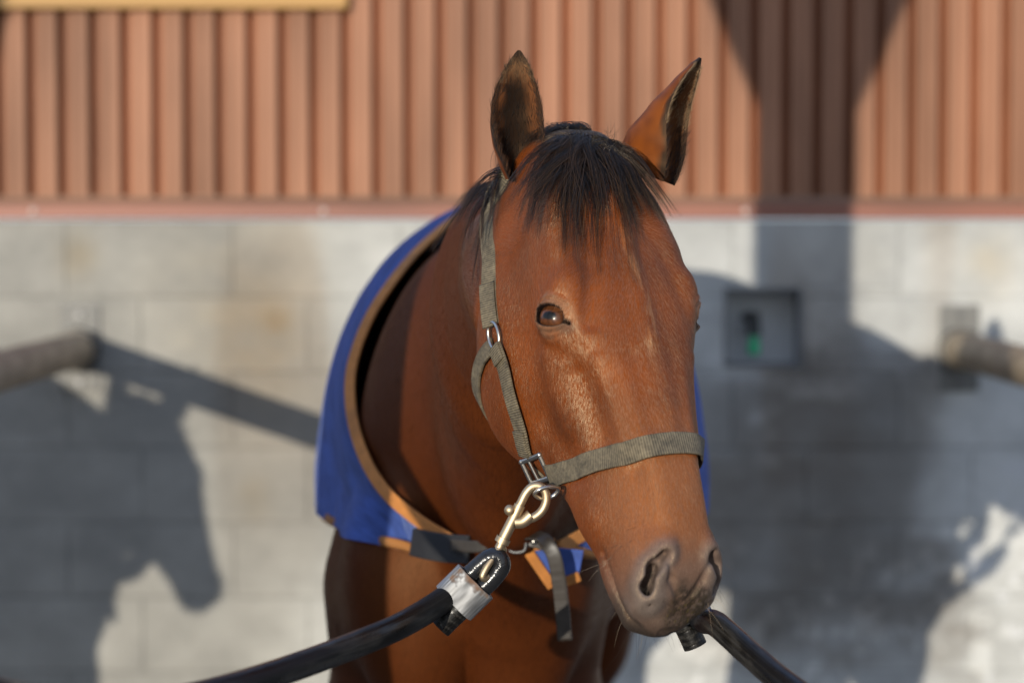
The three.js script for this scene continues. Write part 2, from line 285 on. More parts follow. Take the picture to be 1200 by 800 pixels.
{
  const cr = (p0, p1, p2, p3, t) => 0.5 * (2 * p1 + (p2 - p0) * t + (2 * p0 - 5 * p1 + 4 * p2 - p3) * t * t + (3 * p1 - p0 - 3 * p2 + p3) * t * t * t);
  const at = (a) => {                                  // section outline at a
    let k = 0; while (k < SEC.length - 2 && SEC[k + 1][0] < a) k++;
    const t = clamp((a - SEC[k][0]) / (SEC[k + 1][0] - SEC[k][0]), 0, 1), g = (i) => SEC[clamp(i, 0, SEC.length - 1)], o = [];
    for (let j = 1; j < 19; j++) o.push(cr(g(k - 1)[j], g(k)[j], g(k + 1)[j], g(k + 2)[j], t));
    return o;
  };
  for (let i = 0; i < NA; i++) {
    const a = A0 + i * 2, o = at(a), cn = (o[1] + o[17]) / 2 + 12 * sstep(0, 300, a); centreN.push(cn);
    const pts = []; for (let j = -1; j <= 9; j++) { const q = j < 0 ? [-o[2], o[3]] : j > 8 ? [-o[14], o[15]] : [o[2 * j], o[2 * j + 1]]; pts.push(q); }
    const fine = []; for (let j = 1; j < 9; j++) for (let s = 0; s < 10; s++) { const t = s / 10, f = (c) => cr(pts[j - 1][c], pts[j][c], pts[j + 1][c], pts[j + 2][c], t); fine.push([f(0), f(1) - cn]); }
    fine.push([0, o[17] - cn]);
    const end = a > 594 ? Math.sqrt(Math.max(0, 1 - ((a - 594) / 30) ** 2)) : a < -30 ? Math.sqrt(Math.max(0, 1 - ((-30 - a) / 26) ** 2)) : 1;
    let j = 0;
    for (let t = 0; t <= NT; t++) {                    // radius at angle t from the ridge
      const th = t / NT * Math.PI, ang = (p) => Math.atan2(Math.max(0, p[0]), p[1]);
      while (j < fine.length - 2 && ang(fine[j + 1]) < th) j++;
      const p = fine[j], q = fine[j + 1], cx = Math.sin(th), cy = Math.cos(th), den = (q[0] - p[0]) * cy - (q[1] - p[1]) * cx;
      const s = Math.abs(den) < 1e-9 ? 0 : clamp((p[1] * cx - p[0] * cy) / den, 0, 1);
      RT[i * (NT + 1) + t] = Math.hypot(lerp(p[0], q[0], s), lerp(p[1], q[1], s)) * end - (end < 0.02 ? 30 : 0);
    }
  }
}
// clay on the head: [u, a, n, u2, a2, n2, amount, spread]; mirrored where mirror is 1
const CLAY = [], clay = (p, q, amp, s, mirror = 1) => { CLAY.push([...p, ...(q || p), amp, s]); if (mirror) CLAY.push([-p[0], p[1], p[2], -(q || p)[0], (q || p)[1], (q || p)[2], amp, s]); };
clay([84, 182, -16], [95, 204, -32], 9, 13);          // brow over the eye
CLAY.push([-50, 166, 4, -67, 238, -6, -9, 7], [50, 166, 4, 67, 238, -6, -2, 9]);          // crease between brow and forehead
CLAY.push([-34, 116, 5, -52, 152, 1, -9, 12], [34, 116, 5, 52, 152, 1, -2, 12]);              // hollow over the brow
clay([58, 80, -8], [70, 135, -14], 5, 16);             // temple
clay([0, 70, 8], [0, 265, 5], 5, 8, 0);                // ridge of the forehead
clay([92, 250, -84], [70, 326, -98], 5, 14);            // facial crest
clay([72, 285, -48], [58, 372, -58], -7, 11);          // hollow over the crest
clay([84, 300, -138], [66, 380, -120], -6, 16);
clay([62, 285, -18], [46, 400, -26], 4.5, 8);
clay([26, 290, 2], [22, 380, -2], -2.5, 9);            // edge of the nasal bone
clay([40, 430, -26], [38, 505, -30], -4, 10);
clay([0, 560, -148], null, 8, 20, 0);                  // chin
clay([18, 592, -50], null, 3, 13);
clay([72, 150, -180], [70, 225, -210], 5, 40);         // cheek muscle
clay([95, 250, -62], [84, 262, -50], -3, 7);           // under the eye
clay([56, 505, -108], [34, 612, -98], -6, 3.6);        // mouth
clay([42, 520, -124], [30, 590, -118], 3, 9);          // lower lip
clay([31, 556, -24], [24, 578, -33], -3.5, 3.5);       // fold of the nostril
clay([24, 578, -33], [4, 602, -51], -4, 3.2);
clay([32, 585, -50], [18, 600, -56], -2.5, 6);
clay([30, 536, -14], null, 4, 8);                      // top of the nostril
clay([54, 560, -52], [46, 590, -74], 3, 6);
const NOS = [[[34, 549, -25], [45, 561, -34], 5.5], [[45, 561, -34], [47, 577, -49], 7], [[47, 577, -49], [39, 592, -60], 7], [[38, 560, -46], [36, 586, -74], 7]];
const EYEC = [83, 213, -50], EYER = 21;
const seg = (x, y, z, c) => {                          // squared distance to a segment c[0..5]
  const dx = c[3] - c[0], dy = c[4] - c[1], dz = c[5] - c[2], l = dx * dx + dy * dy + dz * dz; let t = l ? ((x - c[0]) * dx + (y - c[1]) * dy + (z - c[2]) * dz) / l : 0; t = t < 0 ? 0 : t > 1 ? 1 : t;
  const ex = x - c[0] - dx * t, ey = y - c[1] - dy * t, ez = z - c[2] - dz * t; return ex * ex + ey * ey + ez * ez;
};
const smax = (a, b, k) => { const h = Math.max(k - Math.abs(a - b), 0) / k; return Math.max(a, b) + h * h * k / 4; };
const smin = (a, b, k) => { const h = Math.max(k - Math.abs(a - b), 0) / k; return Math.min(a, b) - h * h * k / 4; };
const WARP = [];                                       // small unevennesses of this head: [u, a, n, du, da, dn, spread]
WARP.push([0, 585, -70, -22, -27, 0, 115]);

const TWIST = 0.17;                                     // the lips are turned a little further than the brow
function unwarp(u, a, n) { for (const w of WARP) { const dx = u - w[0], dy = a - w[1], dz = n - w[2], e = Math.exp(-(dx * dx + dy * dy + dz * dz) / (2 * w[6] * w[6])); u -= w[3] * e; a -= w[4] * e; n -= w[5] * e; } const t = TWIST * sstep(380, 560, a); if (t) { const c = Math.cos(t), s = Math.sin(t), m = n + 75, v = u; u = v * c - m * s; n = v * s + m * c - 75; } return [u, a, n]; }
function headField(u, a, n) {                          // millimetres
  [u, a, n] = unwarp(u, a, n);
  const ia = clamp((a - A0) / 2, 0, NA - 1.001), i = Math.floor(ia), fa = ia - i;
  const cn = centreN[i] + (centreN[i + 1] - centreN[i]) * fa, dn = n - cn, rho = Math.hypot(u, dn);
  const it = clamp(Math.atan2(Math.abs(u), dn) / Math.PI * NT, 0, NT - 0.001), j = Math.floor(it), ft = it - j, k = i * (NT + 1) + j;
  const r = lerp(lerp(RT[k], RT[k + 1], ft), lerp(RT[k + NT + 1], RT[k + NT + 2], ft), fa);
  let f = (rho - r) * 0.92;
  if (a > A1 - 4) f = Math.max(f, a - A1 + 10); if (a < A0) f = Math.max(f, A0 - a + 20);
  if (f > 60 || f < -60) return f;
  for (const c of CLAY) { const s = c[7], d2 = seg(u, a, n, c); if (d2 < 12 * s * s) f -= c[6] * Math.exp(-d2 / (2 * s * s)); }
  // eyes: lids round a hollow
  const au = Math.abs(u), ex = au - EYEC[0], ey = a - EYEC[1], ez = n - EYEC[2];
  if (ex * ex + ey * ey + ez * ez < 2600) f = eyeField(f, ex, ey, ez);
  if (a > 480) for (const s of [-1, 1]) f = nostrilField(f, u * s, a, n);
  return f;
}
// local axes of the eye: E0 outward, E1 along the lids, E2 up
const E0 = V(0.82, 0.07, 0.57).normalize(), E1 = V(-0.42, 0.42, 0.80).normalize(), E2 = V().crossVectors(E1, E0).normalize(); E1.crossVectors(E0, E2).normalize();
if (E2.y > 0) E2.negate();
const LW = 20.5, LUP = 12, LDN = 12.5;
const lidEdge = (q, up) => (up ? LUP : LDN) * Math.sqrt(Math.max(0, 1 - Math.pow(Math.abs(q + (up ? 0.12 : -0.15)) / 1.13, 2.2)));
function eyeLocal(ex, ey, ez) { return [E0.x * ex + E0.y * ey + E0.z * ez, E1.x * ex + E1.y * ey + E1.z * ez, E2.x * ex + E2.y * ey + E2.z * ez]; }
function eyeHole(l, h) {                                 // below zero between the lids; the inner corner runs out in a slit
  const q = l / LW, top = lidEdge(q, true), bot = -lidEdge(q, false), mid = (top + bot) / 2, half = (top - bot) / 2;
  let d = Math.max(Math.abs(h - mid) - half, Math.abs(l) - LW);
  const t = clamp((l - 14) / 13, 0, 1), c = Math.hypot(l - 14 - 13 * t, h + 3 + 6 * t) - 1.6; return Math.min(d, c);
}
function eyeField(f, ex, ey, ez) {
  const [o, l, h] = eyeLocal(ex, ey, ez), Rr = Math.hypot(ex, ey, ez);
  if (o > -10) f = smin(f, Rr - 25, 12);                 // lids: a shell a little larger than the eyeball
  const hole = eyeHole(l, h);
  if (o > 0) f = smax(f, -Math.max(hole, 18.8 - Rr), 2.2);
  if (o > 0 && Math.abs(l) < 32) {                       // lid margins and folds
    const e = sstep(32, 20, Math.abs(l));
    if (hole > -1) f -= e * 1.3 * Math.exp(-((hole - 2.4) ** 2) / 5);
    const hf = h > 0 ? h - 19.5 * (1 - 0.7 * (l / 32) ** 2) : 0;
    if (h > 0) { f += e * 2.2 * Math.exp(-(hf ** 2) / 5); f += e * 1.1 * Math.exp(-((hf - 8 - 0.1 * l) ** 2) / 7); f -= e * 1.2 * Math.exp(-((hf - 4) ** 2) / 9); }
    if (h < 0) f += e * 1.3 * Math.exp(-((-h - 19 * (1 - 0.7 * (l / 32) ** 2)) ** 2) / 4) + e * 0.8 * Math.exp(-((-h - 25 * (1 - 0.65 * (l / 32) ** 2)) ** 2) / 5);
  }
  return f;
}
function nostrilField(f, u, a, n) {
  if (u < 2 || a < 500) return f;
  let d = 1e9; for (const [p, q, r] of NOS) d = smin(d, Math.sqrt(seg(u, a, n, [...p, ...q])) - r, 8);
  f -= 4 * Math.exp(-((d - 7) ** 2) / 40);             // raised rim
  return smax(f, -d, 6);
}
// the trunk, neck and legs
function chain(list) {                                  // elliptic spine: [centre, lateral, depth, w, d]
  return list.map(([c, lat, dep, w, d]) => ({ c: V(...c), lat: V(...lat).normalize(), dep: V(...dep).normalize(), w, d }));
}
const p150 = headPt(0, 95, -118), p90 = headPt(0, 35, -120);
const NECK = chain([
  [[p90.x, p90.y, p90.z], [0.92, 0, -0.38], [-0.05, 0.75, 0.6], 0.05, 0.04],
  [[p150.x - 0.07, p150.y - 0.032, p150.z - 0.10], [0.96, 0, -0.28], [-0.05, 0.9, 0.2], 0.064, 0.108],
  [[-0.018, 1.452, 3.12], [0.99, 0, -0.1], [0, 0.93, -0.1], 0.086, 0.188],
  [[-0.005, 1.36, 2.96], [1, 0, 0], [0, 0.92, -0.25], 0.098, 0.245],
  [[-0.005, 1.26, 2.78], [1, 0, 0], [0, 0.94, -0.3], 0.136, 0.32],
]);
const TRUNK = chain([
  [[-0.055, 1.21, 2.74], [1, 0, 0], [0, 1, 0], 0.18, 0.33],
  [[0, 1.23, 2.48], [1, 0, 0], [0, 1, 0], 0.25, 0.355],
  [[0, 1.20, 2.05], [1, 0, 0], [0, 1, 0], 0.285, 0.35],
  [[0, 1.23, 1.55], [1, 0, 0], [0, 1, 0], 0.285, 0.33],
  [[0, 1.33, 1.22], [1, 0, 0], [0, 1, 0], 0.27, 0.275],
  [[0, 1.30, 0.98], [1, 0, 0], [0, 1, 0], 0.17, 0.20],
]);
function spine(S, x, y, z) {
  let best = 1e9;
  for (let i = 0; i < S.length - 1; i++) {
    const A = S[i], B = S[i + 1], dx = B.c.x - A.c.x, dy = B.c.y - A.c.y, dz = B.c.z - A.c.z, l2 = dx * dx + dy * dy + dz * dz;
    const tr = ((x - A.c.x) * dx + (y - A.c.y) * dy + (z - A.c.z) * dz) / l2, t = clamp(tr, 0, 1), L = Math.sqrt(l2);
    const px = x - A.c.x - dx * t, py = y - A.c.y - dy * t, pz = z - A.c.z - dz * t;
    const ax = dx / L, ay = dy / L, az = dz / L; let lx = lerp(A.lat.x, B.lat.x, t), ly = lerp(A.lat.y, B.lat.y, t), lz = lerp(A.lat.z, B.lat.z, t);
    const la = lx * ax + ly * ay + lz * az; lx -= la * ax; ly -= la * ay; lz -= la * az; const ll = Math.hypot(lx, ly, lz); lx /= ll; ly /= ll; lz /= ll;
    const qx = ay * lz - az * ly, qy = az * lx - ax * lz, qz = ax * ly - ay * lx;
    const w = lerp(A.w, B.w, t), d = lerp(A.d, B.d, t), e = tr < 0 ? -tr * L : tr > 1 ? (tr - 1) * L : 0;
    const l = (px * lx + py * ly + pz * lz) / w, m = (px * qx + py * qy + pz * qz) / d, ew = e / Math.min(w, d) * 1.2;
    const k = Math.sqrt(l * l + m * m + ew * ew), f = k < 1e-6 ? -w : (k - 1) * k * 1 / Math.sqrt((l / w) ** 2 + (m / d) ** 2 + (ew / Math.min(w, d)) ** 2);
    best = i ? smin(best, f, 0.03) : f;
  }
  return best;
}
const cone = (x, y, z, p, q, r0, r1) => {               // tapered capsule
  const dx = q[0] - p[0], dy = q[1] - p[1], dz = q[2] - p[2], l = dx * dx + dy * dy + dz * dz, t = clamp(((x - p[0]) * dx + (y - p[1]) * dy + (z - p[2]) * dz) / l, 0, 1);
  return Math.hypot(x - p[0] - dx * t, y - p[1] - dy * t, z - p[2] - dz * t) - lerp(r0, r1, t);
};
const BALLS = [[0.105, 1.13, 2.60, 0.10, 0.20, 0.16], [0.095, 1.08, 2.82, 0.085, 0.13, 0.09], [0.07, 1.02, 2.83, 0.10, 0.18, 0.10], [0.17, 1.22, 1.2, 0.13, 0.28, 0.24]];
const LEGS = [];
for (const s of [-1, 1]) {
  const fx = -0.14, bx = s < 0 ? 0.13 : 0.28;             // the hind legs are a stride apart
  const F = [[0.105, 1.02, 2.70, 0.105], [0.125, 0.78, 2.70 + fx, 0.085], [0.132, 0.52, 2.74 + fx, 0.052], [0.13, 0.47, 2.74 + fx, 0.047], [0.13, 0.26, 2.72 + fx, 0.032], [0.13, 0.19, 2.72 + fx, 0.042], [0.13, 0.1, 2.78 + fx, 0.036], [0.13, 0.03, 2.805 + fx, 0.058]];
  const B = [[0.16, 1.15, 1.2, 0.17], [0.165, 0.92, 1.36 + bx * 0.5, 0.13], [0.15, 0.72, 1.2 + bx * 0.8, 0.075], [0.145, 0.56, 1.05 + bx, 0.05], [0.145, 0.5, 1.05 + bx, 0.048], [0.145, 0.27, 1.08 + bx, 0.034], [0.145, 0.2, 1.09 + bx, 0.043], [0.145, 0.1, 1.15 + bx, 0.037], [0.145, 0.03, 1.17 + bx, 0.058]];
  for (const p of F) p[0] -= 0.075 * s;                  // the forehand stands a little to the horse's right
  for (const L of [F, B]) for (let i = 0; i < L.length - 1; i++) LEGS.push([[L[i][0] * s, L[i][1], L[i][2]], [L[i + 1][0] * s, L[i + 1][1], L[i + 1][2]], L[i][3], L[i + 1][3]]);
}
LEGS.push([[0, 1.45, 0.97], [0, 1.2, 0.86], 0.04, 0.06], [[0, 1.2, 0.86], [0, 0.6, 0.84], 0.06, 0.03]);
function bodyField(x, y, z) {                           // metres
  let f = smin(spine(NECK, x, y, z), spine(TRUNK, x, y, z), 0.12);
  if (y < 1.6) for (const b of BALLS) { const ex = (Math.abs(x + (b[2] > 2 ? 0.065 : 0)) - b[0]) / b[3], ey = (y - b[1]) / b[4], ez = (z - b[2]) / b[5], k = Math.sqrt(ex * ex + ey * ey + ez * ez); if (k < 3) f = smin(f, (k - 1) * k / Math.sqrt((ex / b[3]) ** 2 + (ey / b[4]) ** 2 + (ez / b[5]) ** 2 + 1e-9), 0.05); }
  if (y < 1.55) for (const l of LEGS) f = smin(f, cone(x, y, z, ...l), y > 0.75 ? 0.085 : 0.045 + 0.04 * sstep(0.55, 0.75, y));
  if (y < 0.012) f = Math.max(f, 0.008 - y);
  return f;
}
const HC = headPt(0, 290, -110);
function horseField(x, y, z) {
  const far = Math.hypot(x - HC.x, y - HC.y, z - HC.z) - 0.42;
  const b = z < 3.75 ? bodyField(x, y, z) : 1;
  if (far > 0.12) return Math.min(b, far);
  const [u, a, n] = toHead(x, y, z), h = headField(u, a, n) * 0.001;
  return smin(h, b, 0.035 * sstep(130, 40, a) + 0.004);
}
function grad(F, x, y, z, e) { const g = V(F(x + e, y, z) - F(x - e, y, z), F(x, y + e, z) - F(x, y - e, z), F(x, y, z + e) - F(x, y, z - e)); return g; }
const normalAt = (p, e = 0.002) => grad(horseField, p.x, p.y, p.z, e).normalize();
function toSurface(p, lift = 0, it = 5) { const q = p.clone(); for (let i = 0; i < it; i++) { const g = grad(horseField, q.x, q.y, q.z, 0.0015).divideScalar(0.003), l = g.lengthSq(); q.addScaledVector(g, -(horseField(q.x, q.y, q.z) - lift) / Math.max(l, 0.2)); } return q; }
// surface nets on a grid whose lines lie close together round the head
function axis(parts) { const o = []; for (const [a, b, s] of parts) { const n = Math.max(1, Math.round((b - a) / s)); for (let i = o.length ? 1 : 0; i <= n; i++) o.push(a + (b - a) * i / n); } return o; }
function surfaceNets(xs, ys, zs, F) {
  const nx = xs.length, ny = ys.length, nz = zs.length, val = new Float32Array(nx * ny * nz), B = 6, id = (i, j, k) => (k * ny + j) * nx + i;
  for (let k = 0; k < nz; k += B) for (let j = 0; j < ny; j += B) for (let i = 0; i < nx; i += B) {
    const i1 = Math.min(i + B, nx) - 1, j1 = Math.min(j + B, ny) - 1, k1 = Math.min(k + B, nz) - 1, iN = Math.min(i + B, nx - 1), jN = Math.min(j + B, ny - 1), kN = Math.min(k + B, nz - 1);
    const c = F((xs[i] + xs[iN]) / 2, (ys[j] + ys[jN]) / 2, (zs[k] + zs[kN]) / 2), rad = 0.5 * Math.hypot(xs[iN] - xs[i], ys[jN] - ys[j], zs[kN] - zs[k]);
    const skip = Math.abs(c) > rad * 1.7 + 0.016;
    for (let kk = k; kk <= k1; kk++) for (let jj = j; jj <= j1; jj++) for (let ii = i; ii <= i1; ii++) val[id(ii, jj, kk)] = skip ? c : F(xs[ii], ys[jj], zs[kk]);
  }
  const pos = [], map = new Int32Array(nx * ny * nz).fill(-1), ed = [[0, 1], [2, 3], [4, 5], [6, 7], [0, 2], [1, 3], [4, 6], [5, 7], [0, 4], [1, 5], [2, 6], [3, 7]];
  const v = new Float32Array(8);
  for (let k = 0; k < nz - 1; k++) for (let j = 0; j < ny - 1; j++) for (let i = 0; i < nx - 1; i++) {
    let m = 0; for (let c = 0; c < 8; c++) { v[c] = val[id(i + (c & 1), j + ((c >> 1) & 1), k + (c >> 2))]; if (v[c] < 0) m |= 1 << c; }
    if (m === 0 || m === 255) continue;
    let x = 0, y = 0, z = 0, n = 0;
    for (const [a, b] of ed) { if ((v[a] < 0) === (v[b] < 0)) continue; const t = v[a] / (v[a] - v[b]); x += (a & 1) + ((b & 1) - (a & 1)) * t; y += ((a >> 1) & 1) + (((b >> 1) & 1) - ((a >> 1) & 1)) * t; z += (a >> 2) + ((b >> 2) - (a >> 2)) * t; n++; }
    map[id(i, j, k)] = pos.length / 3;
    pos.push(lerp(xs[i], xs[i + 1], x / n), lerp(ys[j], ys[j + 1], y / n), lerp(zs[k], zs[k + 1], z / n));
  }
  const idx = [];
  for (let k = 1; k < nz - 1; k++) for (let j = 1; j < ny - 1; j++) for (let i = 1; i < nx - 1; i++) {
    const s = val[id(i, j, k)] < 0;
    const q = (a, b, c, d, flip) => { if (a < 0 || b < 0 || c < 0 || d < 0) return; flip ? idx.push(a, b, c, a, c, d) : idx.push(a, c, b, a, d, c); };
    if (s !== val[id(i + 1, j, k)] < 0) q(map[id(i, j - 1, k - 1)], map[id(i, j, k - 1)], map[id(i, j, k)], map[id(i, j - 1, k)], s);
    if (s !== val[id(i, j + 1, k)] < 0) q(map[id(i - 1, j, k - 1)], map[id(i - 1, j, k)], map[id(i, j, k)], map[id(i, j, k - 1)], s);
    if (s !== val[id(i, j, k + 1)] < 0) q(map[id(i - 1, j - 1, k)], map[id(i, j - 1, k)], map[id(i, j, k)], map[id(i - 1, j, k)], s);
  }
  const nor = new Float32Array(pos.length);
  for (let t = 0; t < pos.length; t += 3) {
    const fine = pos[t + 2] > 3.2 && pos[t + 1] > 1.05;
    const g = grad(F, pos[t], pos[t + 1], pos[t + 2], fine ? 0.0014 : 0.005), e = fine ? 0.0028 : 0.01, l = g.length() || 1, fv = F(pos[t], pos[t + 1], pos[t + 2]);
    const st = clamp(fv * e / l, -0.003, 0.003); g.divideScalar(l);
    pos[t] -= g.x * st; pos[t + 1] -= g.y * st; pos[t + 2] -= g.z * st; nor.set([g.x, g.y, g.z], t);
  }
  const g = new THREE.BufferGeometry();
  g.setAttribute('position', new THREE.Float32BufferAttribute(pos, 3)); g.setAttribute('normal', new THREE.BufferAttribute(nor, 3)); g.setIndex(idx);
  return g;
}
const FINE = 0.0026, FURN = 260000;
const skin = surfaceNets(axis([[-0.40, -0.075, 0.014], [-0.075, 0.285, FINE], [0.285, 0.40, 0.014]]), axis([[-0.03, 1.0, 0.016], [1.0, 1.06, 0.01], [1.06, 1.74, FINE], [1.74, 1.78, 0.01]]), axis([[0.74, 2.6, 0.016], [2.6, 3.22, 0.01], [3.22, 3.80, FINE], [3.80, 3.84, 0.01]]), horseField);
{ // check which way the faces turn
  const p = skin.attributes.position, q = skin.index.array, n = skin.attributes.normal; let s = 0;
  for (let t = 0; t < q.length; t += 3000) { const A = V().fromBufferAttribute(p, q[t]), B2 = V().fromBufferAttribute(p, q[t + 1]), C = V().fromBufferAttribute(p, q[t + 2]); s += Math.sign(B2.sub(A).cross(C.sub(A)).dot(V().fromBufferAttribute(n, q[t]))); }
  if (s < 0) for (let t = 0; t < q.length; t += 3) { const b = q[t + 1]; q[t + 1] = q[t + 2]; q[t + 2] = b; }
}
// coat colours: a bay with dark points, grey round the eyes and muzzle
function coat(x, y, z, nn) {
  const [u, a, n] = toHead(x, y, z), [U2, A2, N2] = unwarp(u, a, n), head = a < 660 && a > -60 && Math.abs(u) < 135 && n > -335 && n < 40 && z > 3.2 && n + 1.2 * (130 - a) * (a < 130 ? -1 : 0) < 400;
  let c = [0.195, 0.044, 0.0064];
  const mix = (k, t) => { t = clamp(t, 0, 1); c = c.map((v, i) => lerp(v, k[i], t)); };
  const w = fbm(x * 14, y * 14, z * 14, 3); mix([0.095, 0.020, 0.0036], 0.4 + w * 0.9);
  const back = head ? sstep(1, 14, headField(u, a, n) + 0.12 * Math.max(0, 60 - a) * sstep(-90, -150, n)) : 1;
  if (back > 0) mix([0.055, 0.0125, 0.0025], 0.95 * back);
  if (!head) { mix([0.060, 0.0140, 0.0029], sstep(1.2, 1.0, y) * 0.8); if (y < 0.62) mix([0.012, 0.009, 0.007], sstep(0.75, 0.5, y)); if (z < 1.0 && Math.abs(x) < 0.08) mix([0.01, 0.008, 0.007], 1); }
  if (head) {
    mix([0.014, 0.010, 0.008], 0.95 * sstep(0, -22, a + 8 * noise(u * 0.1, a * 0.1, 3)) * sstep(62, 44, Math.abs(u)) * sstep(-130, -90, n));
    mix([0.27, 0.098, 0.032], 0.6 * sstep(300, 460, a) * sstep(-110, -40, n));  // lower face: slightly lighter hair, but mostly its sheen painted into the coat
    mix([0.36, 0.16, 0.065], 0.5 * sstep(-0.25, 0.4, noise(u * 0.35, a * 0.06, 2) + 0.5 * noise(u * 0.9, a * 0.2, 5)) * sstep(9, 1.5, Math.abs(u - 2 - 4 * noise(a * 0.025, 1, 1))) * sstep(105, 150, a) * sstep(330, 270, a) * (n > -20 ? 1 : 0));  // pale hair parting, with the highlight of the face ridge painted in
    const muz = sstep(485, 575, a + 0.25 * (-n) * (n > -90 ? 0.35 : 0.6) + 12 * fbm(u * 0.03, a * 0.03, n * 0.03, 2)); mix([0.105, 0.080, 0.064], muz * 0.82);
    mix([0.045, 0.036, 0.03], 0.9 * sstep(570, 612, a + 8 * noise(u * 0.1, a * 0.1, n * 0.1)) * sstep(-96, -60, n));
    const ex = Math.abs(u) - EYEC[0], ey = a - EYEC[1], ez = n - EYEC[2], er = Math.hypot(ex, ey, ez);
    if (er < 75) { const [o, l, hh] = eyeLocal(ex, ey, ez), ho = eyeHole(l, hh); mix([0.215, 0.130, 0.078], 0.65 * sstep(30, 8, Math.hypot(l * 0.62, hh + (hh < 0 ? 4 : -4)) + 6 * noise(u * 0.09, a * 0.09, n * 0.09)) * sstep(0, 8, o)); if (o > 0) mix([0.014, 0.010, 0.009], sstep(2.6, 0.6, ho + 0.5 * noise(u * 0.4, a * 0.4, n * 0.4))); mix([0.10, 0.06, 0.04], 0.7 * sstep(12, 4, Math.hypot((l - 24) * 0.6, hh + 13)) * (o > 0 ? 1 : 0)); }
    let d = 1e9; for (const [p, q, r] of NOS) d = Math.min(d, Math.sqrt(seg(Math.abs(U2), A2, N2, [...p, ...q])) - r); if (a > 480) { mix([0.125, 0.102, 0.088], 0.75 * sstep(22, 6, d)); mix([0.018, 0.013, 0.012], sstep(1.5, -1.5, d)); const sp = noise(u * 0.3, a * 0.3, n * 0.3) * 0.35 + noise(u * 0.8, a * 0.8, n * 0.8) * 0.5; const front = sstep(572, 596, A2 + 6 * noise(u * 0.12, a * 0.12, n * 0.12)) * sstep(36, 20, Math.abs(U2 - 14)) * sstep(-92, -72, N2); mix([0.020, 0.016, 0.012], 0.92 * front * sstep(-0.5, 0.1, sp)); mix([0.16, 0.115, 0.03], 0.7 * front * sstep(0.2, 0.5, sp) * sstep(590, 612, A2)); mix([0.03, 0.024, 0.02], 0.8 * sstep(-84, -96, N2) * sstep(545, 590, A2)); }
  }
  return c;
}
{
  const p = skin.attributes.position, n = skin.attributes.normal, col = new Float32Array(p.count * 3);
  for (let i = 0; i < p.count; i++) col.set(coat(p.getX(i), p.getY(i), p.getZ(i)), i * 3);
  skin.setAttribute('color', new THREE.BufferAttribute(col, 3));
}
const coatMat = phy({ vertexColors: true, roughness: 0.52, ior: 1.45, specularIntensity: 0.7, specularColor: rgb(1, 0.55, 0.28) });
const horse = thing('horse', 'bay horse with black forelock wearing a halter and a blue rug, looking right', 'horse', 'horses');
part('body', skin, coatMat, horse);
for (const s of [-1, 1]) {                               // dark brown eyes with a level oval pupil
  const e = new THREE.SphereGeometry(EYER, 72, 48), p = e.attributes.position, col = [];
  for (let i = 0; i < p.count; i++) {
    const x = p.getX(i) * s, y = p.getY(i), z = p.getZ(i), o = (E0.x * x + E0.y * y + E0.z * z) / EYER, l = (E1.x * x + E1.y * y + E1.z * z) / EYER, h = (E2.x * x + E2.y * y + E2.z * z) / EYER;
    const k = Math.hypot(l / 0.42, h / 0.24), iris = Math.hypot(l, h), m = 0.8 + 0.4 * noise(Math.atan2(h, l) * 9, iris * 3, 2); let c = [0.10 * m, 0.034 * m, 0.012 * m];
    const f = sstep(0.9, 1.1, k); c = c.map((v) => lerp(0.003, v, f)); const g = sstep(0.70, 0.80, iris); c = c.map((v, q) => lerp(v, [0.02, 0.012, 0.009][q], g)); if (o < 0) c = [0.02, 0.012, 0.01];
    col.push(...c);
  }
  e.setAttribute('color', new THREE.Float32BufferAttribute(col, 3));
  const q = e.index.array; for (let t = 0; t < q.length; t += 3) { const b = q[t + 1]; q[t + 1] = q[t + 2]; q[t + 2] = b; }
  e.applyMatrix4(new THREE.Matrix4().makeTranslation(EYEC[0] * s, EYEC[1], EYEC[2])); e.applyMatrix4(HM); e.deleteAttribute('uv');
  part('eye', e, phy({ vertexColors: true, roughness: 0.3, specularIntensity: 0.4, clearcoat: 0.25, clearcoatRoughness: 0.03 }), horse);
}
